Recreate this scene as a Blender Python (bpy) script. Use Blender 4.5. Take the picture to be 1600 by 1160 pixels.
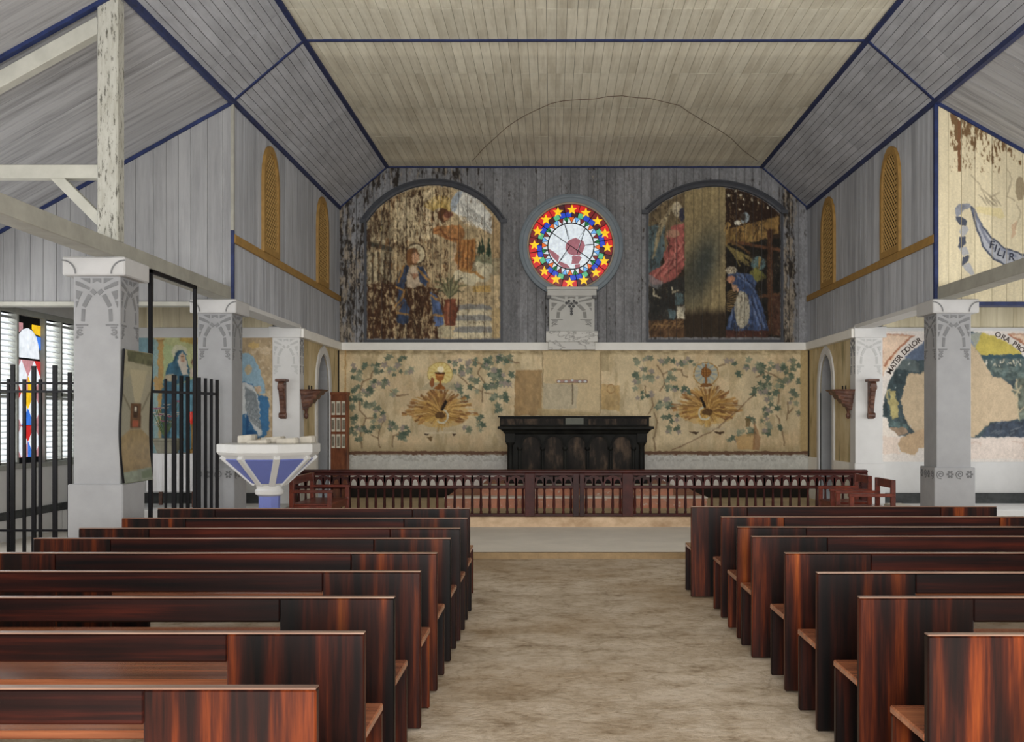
import bpy, bmesh, math, random
import numpy as np
from mathutils import Vector, Matrix

random.seed(7)
scene = bpy.context.scene
col = scene.collection
for o in list(bpy.data.objects):
    bpy.data.objects.remove(o, do_unlink=True)

# ------------------------------------------------------------------ camera
F = 1600.0            # focal length in pixels of a 1600 x 1160 frame
VX, VY = 863.0, 656.0 # vanishing point of the nave
HC = 1.74             # eye height
cam_d = bpy.data.cameras.new('camera')
cam = bpy.data.objects.new('camera', cam_d)
col.objects.link(cam)
cam.location = (0, 0, HC)
cam.rotation_euler = (math.pi / 2, 0, 0)
cam_d.sensor_fit = 'HORIZONTAL'
cam_d.sensor_width = 36.0
cam_d.lens = 36.0
cam_d.shift_x = -(VX - 800) / 1600.0
cam_d.shift_y = (VY - 580) / 1600.0
cam_d.clip_start = 0.05
scene.camera = cam

# ------------------------------------------------------------------ view, world, daylight
vs = scene.view_settings
vs.view_transform = 'Standard'
vs.look = 'None'
vs.gamma = 1.0
vs.use_curve_mapping = False
vs.exposure = 0.5
scene.cycles.use_denoising = True
scene.cycles.max_bounces = 8
scene.cycles.diffuse_bounces = 5
scene.cycles.sample_clamp_indirect = 4.0
scene.cycles.caustics_reflective = False
scene.cycles.caustics_refractive = False

world = bpy.data.worlds.new('sky')
scene.world = world
world.use_nodes = True
wb = world.node_tree.nodes['Background']
wb.inputs[0].default_value = (0.86, 0.93, 1.0, 1)
wb.inputs[1].default_value = 1.0

# plan of the church (metres; x right, y forward from the camera, z up)
XL, XR = -4.16, 4.99          # nave / chancel wall planes
XA, XB = -7.5, 8.33           # outer aisle walls
CL, CR = -3.225, 4.09         # edges of the flat ceiling
YA, Y1, YC, YB = 9.86, 13.3, 16.86, 20.0
ZE, ZT = 5.88, 6.68           # cornice, flat ceiling
ZO = 4.02                     # aisle roof at the outer wall
SL = (ZE - ZO) / (XL - XA)    # aisle roof slope

def area(name, loc, rot, sx, sy, power, color=(1, 0.97, 0.93)):
    d = bpy.data.lights.new(name, 'AREA')
    d.shape = 'RECTANGLE'; d.size = sx; d.size_y = sy; d.energy = power; d.color = color
    o = bpy.data.objects.new(name, d); col.objects.link(o)
    o.location = loc; o.rotation_euler = rot
    return o
LW, RW = 40.0, 50.0
for yy in (4.6, 8.1, 11.6):
    area('daylight_left_window', (XA - 0.05, yy, 2.2), (0, -math.pi / 2, 0), 2.0, 2.6, LW)
for yy in (4.6, 8.1, 11.6, 15.0):
    area('daylight_right_window', (XB + 0.05, yy, 2.2), (0, math.pi / 2, 0), 2.0, 2.6, RW if yy < 14 else 36.0)
area('daylight_west_door', (0.41, -2.95, 2.6), (math.pi / 2, 0, 0), 5.0, 4.4, 1050.0)
area('daylight_chapel_window', (XA - 0.5, 14.7, 2.3), (0, -math.pi / 2, 0), 2.6, 3.4, 70.0)

# ------------------------------------------------------------------ helpers
def P(x, y, D):
    return Vector(((x - VX) * D / F, D, HC - (y - VY) * D / F))
def XX(x, D): return (x - VX) * D / F
def ZZ(y, D): return HC - (y - VY) * D / F

def lin(c):
    return tuple(((v / 255.0) / 12.92 if v / 255.0 <= 0.04045 else ((v / 255.0 + 0.055) / 1.055) ** 2.4) for v in c)

class MB:
    def __init__(self): self.v = []; self.f = []
    def add(self, vs, fs):
        n = len(self.v); self.v += [tuple(p) for p in vs]; self.f += [tuple(i + n for i in f) for f in fs]
        return self
    def box(self, x0, x1, y0, y1, z0, z1):
        return self.add([(x0,y0,z0),(x1,y0,z0),(x1,y1,z0),(x0,y1,z0),(x0,y0,z1),(x1,y0,z1),(x1,y1,z1),(x0,y1,z1)],
            [(3,2,1,0),(4,5,6,7),(0,1,5,4),(1,2,6,5),(2,3,7,6),(3,0,4,7)])
    def bar(self, a, b, w, h, up=(0, 0, 1)):
        a = Vector(a); b = Vector(b); d = (b - a).normalized(); u = Vector(up)
        s = d.cross(u)
        if s.length < 1e-5: s = d.cross(Vector((0, 1, 0)))
        s.normalize(); u = s.cross(d)
        vs = [p + s * sx * w / 2 + u * sz * h / 2 for p in (a, b) for sx, sz in ((-1,-1),(1,-1),(1,1),(-1,1))]
        return self.add(vs, [(0,1,2,3),(7,6,5,4),(0,4,5,1),(1,5,6,2),(2,6,7,3),(3,7,4,0)])
    def prism(self, poly, fn, d0, d1):
        # poly: 2D outline; fn(u, v, d) -> world point
        n = len(poly)
        vs = [fn(u, v, d0) for u, v in poly] + [fn(u, v, d1) for u, v in poly]
        fs = [tuple(range(n)), tuple(range(2 * n - 1, n - 1, -1))]
        fs += [(i, i + n, (i + 1) % n + n, (i + 1) % n) for i in range(n)]
        return self.add(vs, fs)
    def lathe(self, prof, c=(0, 0, 0), n=12, rot=0.0, sq=1.0):
        vs = []; fs = []
        for r, z in prof:
            for k in range(n):
                a = rot + 2 * math.pi * k / n
                vs.append((c[0] + r * math.cos(a), c[1] + r * math.sin(a) * sq, c[2] + z))
        m = len(prof)
        for i in range(m - 1):
            for k in range(n):
                k2 = (k + 1) % n
                fs.append((i*n+k, i*n+k2, (i+1)*n+k2, (i+1)*n+k))
        fs.append(tuple(range(n - 1, -1, -1))); fs.append(tuple(range((m-1)*n, m*n)))
        return self.add(vs, fs)
    def tube(self, pts, r, n=6):
        pts = [Vector(p) for p in pts]; m = len(pts)
        rs = r if isinstance(r, (list, tuple)) else [r] * m
        vs = []; fs = []
        for i, p in enumerate(pts):
            d = (pts[min(i + 1, m - 1)] - pts[max(i - 1, 0)]).normalized()
            s = d.cross(Vector((0.13, 0.2, 1)))
            if s.length < 1e-3: s = d.cross(Vector((1, 0, 0)))
            s.normalize(); u = s.cross(d)
            for k in range(n):
                a = 2 * math.pi * k / n
                vs.append(p + s * math.cos(a) * rs[i] + u * math.sin(a) * rs[i])
        for i in range(m - 1):
            for k in range(n):
                k2 = (k + 1) % n
                fs.append((i*n+k, i*n+k2, (i+1)*n+k2, (i+1)*n+k))
        fs.append(tuple(range(n - 1, -1, -1))); fs.append(tuple(range((m-1)*n, m*n)))
        return self.add(vs, fs)
    def mesh(self, name, m, bevel=0.0, smooth=False):
        me = bpy.data.meshes.new(name)
        me.from_pydata(self.v, [], self.f)
        bm = bmesh.new(); bm.from_mesh(me)
        bmesh.ops.recalc_face_normals(bm, faces=bm.faces[:])
        if bevel > 0:
            es = [e for e in bm.edges if len(e.link_faces) == 2 and e.calc_face_angle(0) > 0.5]
            bmesh.ops.bevel(bm, geom=es, offset=bevel, segments=1, affect='EDGES')
        bm.to_mesh(me); bm.free()
        if smooth:
            for p in me.polygons: p.use_smooth = True
            try: me.set_sharp_from_angle(angle=0.7)
            except Exception: pass
        if m is not None: me.materials.append(m)
        return me
    def build(self, name, m, parent=None, bevel=0.0, smooth=False):
        return link(name, self.mesh(name, m, bevel, smooth), parent)

def link(name, me, parent=None, loc=None, rz=None):
    o = bpy.data.objects.new(name, me); col.objects.link(o)
    if parent is not None: o.parent = parent
    if loc is not None: o.location = loc
    if rz is not None: o.rotation_euler = (0, 0, rz)
    return o
def tag(o, label=None, cat=None, group=None, kind=None):
    if label: o['label'] = label
    if cat: o['category'] = cat
    if group: o['group'] = group
    if kind: o['kind'] = kind
    return o
def empty(name, loc=(0, 0, 0), rz=0.0, label=None, cat=None, group=None):
    o = bpy.data.objects.new(name, None); col.objects.link(o)
    o.empty_display_size = 0.1
    o.location = loc; o.rotation_euler = (0, 0, rz)
    return tag(o, label, cat, group)
def struct(o, label=None, cat=None):
    o['kind'] = 'structure'
    return tag(o, label, cat)
def copy_tree(o, parent=None):
    c = o.copy(); col.objects.link(c); c.parent = parent
    for ch in list(o.children): copy_tree(ch, c)
    return c

# ------------------------------------------------------------------ materials
MATS = {}
def newmat(name):
    m = bpy.data.materials.new(name); m.use_nodes = True
    nt = m.node_tree
    b = nt.nodes['Principled BSDF']
    MATS[name] = m
    return m, nt, b
def N(nt, t, **kw):
    n = nt.nodes.new(t)
    for k, v in kw.items(): setattr(n, k, v)
    return n
def ramp(nt, stops, fac):
    r = N(nt, 'ShaderNodeValToRGB')
    els = r.color_ramp.elements
    while len(els) < len(stops): els.new(0.5)
    for e, (p, c) in zip(els, stops):
        e.position = p; e.color = (*c, 1)
    nt.links.new(fac, r.inputs[0])
    return r.outputs[0]
def coords(nt, scale=(1, 1, 1), rnd=0.0):
    tc = N(nt, 'ShaderNodeTexCoord'); mp = N(nt, 'ShaderNodeMapping')
    mp.inputs['Scale'].default_value = scale
    nt.links.new(tc.outputs['Object'], mp.inputs[0])
    if rnd:
        oi = N(nt, 'ShaderNodeObjectInfo'); ml = N(nt, 'ShaderNodeMath', operation='MULTIPLY')
        ml.inputs[1].default_value = rnd
        nt.links.new(oi.outputs['Random'], ml.inputs[0])
        cx = N(nt, 'ShaderNodeCombineXYZ')
        for i in range(3): nt.links.new(ml.outputs[0], cx.inputs[i])
        nt.links.new(cx.outputs[0], mp.inputs['Location'])
    return mp.outputs[0]
def noise(nt, vec, scale=1.0, detail=4.0, rough=0.6):
    n = N(nt, 'ShaderNodeTexNoise')
    n.inputs['Scale'].default_value = scale; n.inputs['Detail'].default_value = detail
    n.inputs['Roughness'].default_value = rough
    nt.links.new(vec, n.inputs['Vector'])
    return n.outputs[0]
def mix(nt, a, b, fac, mode='MIX'):
    m = N(nt, 'ShaderNodeMix', data_type='RGBA', blend_type=mode)
    for sock, v in ((m.inputs[0], fac), (m.inputs[6], a), (m.inputs[7], b)):
        if hasattr(v, 'is_output') or isinstance(v, bpy.types.NodeSocket): nt.links.new(v, sock)
        elif isinstance(v, (int, float)): sock.default_value = v
        else: sock.default_value = (*v, 1)
    return m.outputs[2]
def bump(nt, b, h, strength=0.3, dist=0.01):
    n = N(nt, 'ShaderNodeBump'); n.inputs['Strength'].default_value = strength; n.inputs['Distance'].default_value = dist
    nt.links.new(h, n.inputs['Height']); nt.links.new(n.outputs[0], b.inputs['Normal'])

def plain(name, c, rough=0.6, metal=0.0, var=0.12, scale=6.0, spec=0.4):
    m, nt, b = newmat(name)
    c = lin(c)
    v = coords(nt)
    n = noise(nt, v, scale, 5, 0.65)
    out = ramp(nt, [(0.3, tuple(x * (1 - var) for x in c)), (0.7, tuple(min(1, x * (1 + var)) for x in c))], n)
    nt.links.new(out, b.inputs['Base Color'])
    b.inputs['Roughness'].default_value = rough; b.inputs['Metallic'].default_value = metal
    b.inputs['Specular IOR Level'].default_value = spec
    bump(nt, b, n, 0.08, 0.01)
    return m

def planks(name, base, dark, grain=(9, 9, 0.5), amount=0.5, rough=0.75, objvar=0.16, peel=None, peel_amt=0.6, blotch=0.0):
    """painted boards: streaks along the grain, board-to-board variation, worn spots"""
    m, nt, b = newmat(name)
    base = lin(base); dark = lin(dark)
    v = coords(nt, grain, 30.0)
    n1 = noise(nt, v, 1.0, 6, 0.7)
    c = ramp(nt, [(0.36 - 0.1 * amount, dark), (0.36 + 0.3 * amount, base), (0.85, tuple(min(1, x * 1.12) for x in base))], n1)
    if blotch:
        v2 = coords(nt, (1, 1, 1))
        n2 = noise(nt, v2, 0.9, 4, 0.6)
        f = ramp(nt, [(0.35, (1 - blotch,) * 3), (0.65, (1, 1, 1))], n2)
        c = mix(nt, c, f, 1.0, 'MULTIPLY')
    if peel is not None:
        v3 = coords(nt, tuple(g * 1.6 for g in grain), 11.0)
        n3 = noise(nt, v3, 1.6, 8, 0.75)
        f3 = ramp(nt, [(peel_amt - 0.02, (0, 0, 0)), (peel_amt + 0.02, (1, 1, 1))], n3)
        c = mix(nt, c, lin(peel), f3)
    oi = N(nt, 'ShaderNodeObjectInfo')
    k = ramp(nt, [(0.0, (1 - objvar,) * 3), (1.0, (1.0,) * 3)], oi.outputs['Random'])
    c = mix(nt, c, k, 1.0, 'MULTIPLY')
    nt.links.new(c, b.inputs['Base Color'])
    b.inputs['Roughness'].default_value = rough
    b.inputs['Specular IOR Level'].default_value = 0.25
    bump(nt, b, n1, 0.15, 0.006)
    return m

def wood(name, stops, grain, rough=0.32, rnd=40.0, coat=0.15, spec=0.5, objvar=0.0):
    m, nt, b = newmat(name)
    v = coords(nt, grain, rnd)
    n1 = noise(nt, v, 1.0, 6, 0.6)
    c = ramp(nt, [(p, lin(q)) for p, q in stops], n1)
    v2 = coords(nt, tuple(g * 6 for g in grain), rnd)
    n2 = noise(nt, v2, 1.0, 5, 0.7)
    c = mix(nt, c, ramp(nt, [(0.3, (0.55,) * 3), (0.6, (1,) * 3)], n2), 0.7, 'MULTIPLY')
    if objvar:
        oi = N(nt, 'ShaderNodeObjectInfo')
        v3 = coords(nt, (2.2, 2.2, 1.2), rnd); n3 = noise(nt, v3, 1.0, 2, 0.5)
        c = mix(nt, c, ramp(nt, [(0.35, (1 - objvar,) * 3), (0.62, (1,) * 3)], n3), 1.0, 'MULTIPLY')
        c = mix(nt, c, ramp(nt, [(0.0, (1 - objvar * 0.8,) * 3), (1.0, (1,) * 3)], oi.outputs['Random']), 1.0, 'MULTIPLY')
    b.inputs['Specular IOR Level'].default_value = spec
    nt.links.new(c, b.inputs['Base Color'])
    b.inputs['Roughness'].default_value = rough
    b.inputs['Coat Weight'].default_value = coat; b.inputs['Coat Roughness'].default_value = 0.25
    bump(nt, b, n2, 0.06, 0.004)
    return m

def emis(name, c, s):
    """stained glass lit by the sky outside"""
    m, nt, b = newmat(name)
    c = lin(c)
    v = coords(nt); n = noise(nt, v, 14, 4, 0.6)
    out = ramp(nt, [(0.3, tuple(x * 0.72 for x in c)), (0.65, c)], n)
    nt.links.new(out, b.inputs['Base Color']); nt.links.new(out, b.inputs['Emission Color'])
    b.inputs['Emission Strength'].default_value = s
    b.inputs['Roughness'].default_value = 0.2
    return m

def painted(name, gain=1.0, rough=0.75):
    """paint laid on plaster or boards: colour comes from the painted attribute"""
    m, nt, b = newmat(name)
    a = N(nt, 'ShaderNodeVertexColor', layer_name='paint')
    v = coords(nt); n = noise(nt, v, 40, 4, 0.7)
    k = ramp(nt, [(0.3, (0.86 * gain,) * 3), (0.7, (1.06 * gain,) * 3)], n)
    c = mix(nt, a.outputs[0], k, 1.0, 'MULTIPLY')
    nt.links.new(c, b.inputs['Base Color'])
    b.inputs['Roughness'].default_value = rough; b.inputs['Specular IOR Level'].default_value = 0.2
    bump(nt, b, n, 0.08, 0.003)
    return m

M_gray = planks('gray_boards', (190, 194, 202), (148, 151, 158), (7, 7, 0.45), 0.7, peel=(90, 88, 86), peel_amt=0.73, blotch=0.12)
M_lgray = planks('light_gray_boards', (160, 161, 163), (138, 139, 142), (9, 9, 0.8), 0.7, objvar=0.1, blotch=0.12)
M_cream = planks('cream_boards', (226, 216, 186), (200, 188, 156), (9, 9, 0.5), 0.7, blotch=0.05)
M_ceil = planks('ceiling_boards', (243, 240, 222), (208, 202, 182), (6, 0.5, 6), 0.75, objvar=0.09, blotch=0.25)
M_slope = planks('slope_boards', (188, 192, 200), (158, 161, 168), (4, 1.2, 4), 0.8, objvar=0.1, peel=(212, 212, 212), peel_amt=0.72, blotch=0.18)
M_aisleL = planks('aisle_roof_boards', (172, 173, 176), (130, 131, 133), (0.6, 9, 0.6), 0.6, objvar=0.16, peel=(226, 226, 226), peel_amt=0.70)
M_dark = plain('joint_dark', (42, 38, 34), 0.9)
M_blue = plain('blue_trim', (30, 43, 86), 0.55, var=0.35, scale=9)
M_ochre = plain('ochre_paint', (156, 122, 66), 0.6, var=0.18, scale=10)
M_white_lit = plain('white_plaster_lit', (236, 235, 230), 0.75, var=0.05, scale=3)  # plaster white lightened to make up for dim light in the chancel
M_ped = plain('pedestal_gray', (190, 190, 186), 0.7, var=0.05, scale=4)
M_stenp = plain('pedestal_stencil', (140, 140, 137), 0.75, var=0.1)
M_white = plain('white_plaster', (206, 206, 205), 0.75, var=0.05, scale=3)
M_pillar = plain('pillar_paint', (147, 148, 150), 0.8, var=0.1, scale=2.5)
M_capital = plain('capital_white', (182, 182, 182), 0.7, var=0.06, scale=4)
M_stencil = plain('stencil_gray', (114, 115, 117), 0.75, var=0.1)
M_stencil2 = plain('stencil_dark', (96, 97, 99), 0.75, var=0.15, scale=30)
M_timber = plain('cream_timber', (176, 176, 167), 0.65, var=0.1, scale=5)
M_timber_worn = planks('worn_timber', (178, 178, 170), (154, 153, 142), (14, 14, 3), 0.6, objvar=0.05, peel=(92, 91, 84), peel_amt=0.57)
M_beam = plain('gray_beam', (150, 149, 140), 0.7, var=0.15, scale=4)
M_iron = plain('black_iron', (14, 14, 18), 0.6, var=0.2, spec=0.2)
M_dark_beyond = plain('painted_dark_beyond', (14, 11, 8), 0.9, spec=0.1)  # near-black colour painting the darkness behind doorways and lattice

STOPS = [(0.36, (12, 8, 8)), (0.47, (36, 16, 12)), (0.55, (70, 28, 16)), (0.63, (122, 54, 22)), (0.74, (170, 88, 34))]
M_pewv = wood('pew_wood_upright', STOPS, (9, 9, 0.45), rough=0.42, coat=0.02, spec=0.16, objvar=0.62)
M_pewh = wood('pew_wood_lengthwise', [(0.36, (13, 8, 8)), (0.5, (36, 14, 11)), (0.62, (70, 26, 16)), (0.75, (96, 38, 20))], (0.4, 12, 12), rough=0.42, coat=0.02, spec=0.16, objvar=0.35)
M_seat = wood('pew_seat_wood', [(0.30, (104, 60, 40)), (0.5, (150, 88, 58)), (0.7, (184, 118, 80))], (0.4, 12, 12), rough=0.22, coat=0.4)  # lightened so the glare on the seats is in the colour
M_edge_glint = wood('pew_edge_highlight', [(0.3, (96, 68, 56)), (0.5, (136, 106, 90)), (0.7, (172, 148, 132))], (0.6, 12, 12), rough=0.3, coat=0.3)  # pale colour painting the light caught along the pew tops
M_rail = wood('rail_mahogany', [(0.3, (38, 15, 13)), (0.5, (62, 24, 20)), (0.7, (82, 33, 27))], (3, 3, 3), rough=0.45, coat=0.0, spec=0.2)
M_chair = wood('chair_mahogany', [(0.3, (72, 28, 20)), (0.5, (108, 44, 29)), (0.7, (138, 62, 38))], (5, 5, 5), rough=0.3)
M_altar = wood('altar_black_wood', [(0.3, (14, 14, 13)), (0.5, (26, 26, 24)), (0.7, (34, 34, 30))], (5, 5, 2), rough=0.6, coat=0.0, spec=0.15)
M_altarp = wood('altar_panel_wood', [(0.35, (20, 18, 16)), (0.52, (38, 33, 29)), (0.70, (92, 76, 62))], (6, 6, 2), rough=0.6, coat=0.0, spec=0.15)
M_carved = wood('carved_wood', [(0.3, (60, 36, 28)), (0.5, (92, 58, 44)), (0.7, (126, 88, 68))], (10, 10, 10), rough=0.55)
M_board = wood('notice_board_wood', [(0.3, (90, 48, 28)), (0.5, (128, 72, 42)), (0.7, (156, 98, 62))], (6, 6, 2), rough=0.5)
# ------------------------------------------------------------------ painter for the murals (colour per vertex)
rng = np.random.RandomState(11)
def vnoise(x, y, seed=0):
    xi = np.floor(x).astype(np.int64); yi = np.floor(y).astype(np.int64)
    fx = x - xi; fy = y - yi
    fx = fx * fx * (3 - 2 * fx); fy = fy * fy * (3 - 2 * fy)
    def h(a, b):
        n = (a * 374761393 + b * 668265263 + seed * 974634777) & 0x7fffffff
        n = ((n ^ (n >> 13)) * 1274126177) & 0x7fffffff
        return ((n ^ (n >> 16)) & 0xffff) / 65535.0
    return (h(xi, yi) * (1 - fx) + h(xi + 1, yi) * fx) * (1 - fy) + (h(xi, yi + 1) * (1 - fx) + h(xi + 1, yi + 1) * fx) * fy
def fbm(x, y, seed=0, oct=4):
    s = 0; a = 0.5; t = 0
    for i in range(oct):
        s = s + a * vnoise(x * 2 ** i, y * 2 ** i, seed + i * 17); t += a; a *= 0.55
    return s / t

class Canvas:
    """a painted surface; coordinates run over the wall in units (x right, y down)"""
    def __init__(self, x0, x1, y0, y1, step, base):
        self.x0, self.x1, self.y0, self.y1 = x0, x1, y0, y1
        self.nx = int(round((x1 - x0) / step)) + 1; self.ny = int(round((y1 - y0) / step)) + 1
        self.xs = np.linspace(x0, x1, self.nx); self.ys = np.linspace(y0, y1, self.ny)
        self.X, self.Y = np.meshgrid(self.xs, self.ys)
        self.c = np.zeros((self.ny, self.nx, 3)); self.c[:] = base
        self.af = (0, 0, 1)
    def frame(self, ox, oy, s): self.af = (ox, oy, s)     # sketch units -> wall units
    def T(self, pts):
        ox, oy, s = self.af
        return [(ox + p[0] / s, oy + p[1] / s) for p in pts]
    def blend(self, mask, c, a=1.0):
        m = (mask * a)[..., None]
        self.c = self.c * (1 - m) + np.array(c, float) * m
    def win(self, pts, pad=2.0):
        sx = (self.nx - 1) / (self.x1 - self.x0); sy = (self.ny - 1) / (self.y1 - self.y0)
        xs = [p[0] for p in pts]; ys = [p[1] for p in pts]
        i0 = int(max(0, (min(xs) - pad - self.x0) * sx)); i1 = int(min(self.nx, (max(xs) + pad - self.x0) * sx + 2))
        j0 = int(max(0, (min(ys) - pad - self.y0) * sy)); j1 = int(min(self.ny, (max(ys) + pad - self.y0) * sy + 2))
        return slice(j0, max(j0, j1)), slice(i0, max(i0, i1))
    def pmask(self, pts):
        out = np.zeros(self.X.shape, bool)
        w = self.win(pts); X, Y = self.X[w], self.Y[w]
        ins = np.zeros(X.shape, bool); n = len(pts)
        for i in range(n):
            xa, ya = pts[i]; xb, yb = pts[(i + 1) % n]
            if ya == yb: continue
            cnd = (Y > min(ya, yb)) & (Y <= max(ya, yb))
            ins ^= cnd & (X < (xb - xa) * (Y - ya) / (yb - ya) + xa)
        out[w] = ins
        return out
    def poly(self, pts, c, a=1.0, shade=0.0, seed=1):
        tp = self.T(pts); w = self.win(tp)
        m = self.pmask(tp).astype(float); mw = m[w][..., None]
        cc = np.zeros_like(self.c[w]); cc[:] = c
        if shade and mw.size:
            k = fbm(self.X[w] / 5.0, self.Y[w] / 9.0, seed, 3)
            cc *= (1 + shade * (k - 0.5) * 2)[..., None]
        self.c[w] = self.c[w] * (1 - mw * a) + cc * mw * a
        return m
    def ell(self, cx, cy, rx, ry, c, a=1.0, inner=0.0):
        (x, y), = self.T([(cx, cy)]); s = self.af[2]
        w = self.win([(x - rx / s, y - ry / s), (x + rx / s, y + ry / s)])
        d = ((self.X[w] - x) / (rx / s)) ** 2 + ((self.Y[w] - y) / (ry / s)) ** 2
        m = ((d < 1) & (d >= inner * inner))[..., None] * a
        self.c[w] = self.c[w] * (1 - m) + np.array(c, float) * m
    def line(self, pts, w, c, a=1.0):
        pts = self.T(pts); w = w / self.af[2]
        for (xa, ya), (xb, yb) in zip(pts[:-1], pts[1:]):
            q = self.win([(xa, ya), (xb, yb)], w + 2); X, Y = self.X[q], self.Y[q]
            dx, dy = xb - xa, yb - ya; L = dx * dx + dy * dy + 1e-9
            t = np.clip(((X - xa) * dx + (Y - ya) * dy) / L, 0, 1)
            d = np.hypot(X - xa - t * dx, Y - ya - t * dy)
            m = np.clip(1.0 - (d - w / 2) / 0.7, 0, 1)[..., None] * a
            self.c[q] = self.c[q] * (1 - m) + np.array(c, float) * m
    def hand(self, x, y, amp=1.7, sat=0.82, soft=True, grain=0.3):
        """brushwork: wavering edges, soft strokes and dulled pigment"""
        dx = (fbm(x / 5.0, y / 5.0, 301, 3) - 0.5) * 2 * amp; dy = (fbm(x / 5.0, y / 5.0, 307, 3) - 0.5) * 2 * amp
        c = self.sample(x + dx, y + dy)
        if soft:
            c = 0.72 * c + 0.07 * sum(self.sample(x + dx + a, y + dy + b) for a, b in ((1.2, 0), (-1.2, 0), (0, 1.6), (0, -1.6)))
        g = c.mean(-1, keepdims=True)
        c = g + (c - g) * sat
        k = 1 - grain / 2 + grain * fbm(x / 2.2, y / 3.4, 311, 3)
        return c * k[..., None]
    def sample(self, x, y):
        fx = np.clip((x - self.x0) / (self.x1 - self.x0) * (self.nx - 1), 0, self.nx - 1.001)
        fy = np.clip((y - self.y0) / (self.y1 - self.y0) * (self.ny - 1), 0, self.ny - 1.001)
        i = fx.astype(int); j = fy.astype(int); u = (fx - i)[..., None]; v = (fy - j)[..., None]
        c = self.c
        return (c[j, i] * (1 - u) + c[j, i + 1] * u) * (1 - v) + (c[j + 1, i] * (1 - u) + c[j + 1, i + 1] * u) * v

def to_lin(c):
    c = np.clip(c, 0, 255) / 255.0
    return np.where(c <= 0.04045, c / 12.92, ((c + 0.055) / 1.055) ** 2.4)

def painted_sheet(name, X, Y, Z, colr, m, parent, back=None):
    """grid (rows x cols) of points carrying paint; back = (dx,dy,dz) gives the board its thickness"""
    ny, nx = X.shape
    v = np.stack([X, Y, Z], -1).reshape(-1, 3)
    idx = np.arange(nx * ny).reshape(ny, nx)
    q = np.stack([idx[:-1, :-1], idx[1:, :-1], idx[1:, 1:], idx[:-1, 1:]], -1).reshape(-1, 4)
    cols = np.concatenate([to_lin(colr).reshape(-1, 3), np.ones((nx * ny, 1))], 1)
    if back is not None:
        c4 = idx[[0, 0, -1, -1], [0, -1, -1, 0]]
        bv = v[c4] + np.array(back)
        n = len(v); v = np.concatenate([v, bv])
        cols = np.concatenate([cols, np.tile([[0.02, 0.018, 0.015, 1]], (4, 1))])
        b = [n, n + 1, n + 2, n + 3]
        q = np.concatenate([q, [[c4[0], c4[1], b[1], b[0]], [c4[1], c4[2], b[2], b[1]], [c4[2], c4[3], b[3], b[2]], [c4[3], c4[0], b[0], b[3]]]])
    me = bpy.data.meshes.new(name)
    me.vertices.add(len(v)); me.vertices.foreach_set('co', v.astype(np.float32).ravel())
    me.loops.add(q.size); me.loops.foreach_set('vertex_index', q.astype(np.int32).ravel())
    me.polygons.add(len(q)); me.polygons.foreach_set('loop_start', np.arange(0, q.size, 4, dtype=np.int32))
    me.update(calc_edges=True)
    at = me.color_attributes.new('paint', 'FLOAT_COLOR', 'POINT')
    at.data.foreach_set('color', cols.astype(np.float32).ravel())
    me.materials.append(m)
    return link(name, me, parent)

def peel(cv, mask, seed, thr, c, sx=2.2, sy=16.0, a=1.0, jitter=14):
    k = 0.42 * fbm(cv.X / (sx * 0.5), cv.Y / (sy * 0.3), seed, 3) + 0.33 * fbm(cv.X / (sx * 1.3), cv.Y / sy, seed + 3, 3) + 0.25 * fbm(cv.X / (sx * 6), cv.Y / (sy * 2), seed + 5, 3)
    m = np.clip((k - thr + 0.02) / 0.06, 0, 1) * mask
    cc = np.array(c, float) + jitter * (fbm(cv.X / 1.5, cv.Y / 6.0, seed + 9, 3) - 0.5)[..., None] * 2
    cv.c = cv.c * (1 - (m * a)[..., None]) + cc * (m * a)[..., None]

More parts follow.
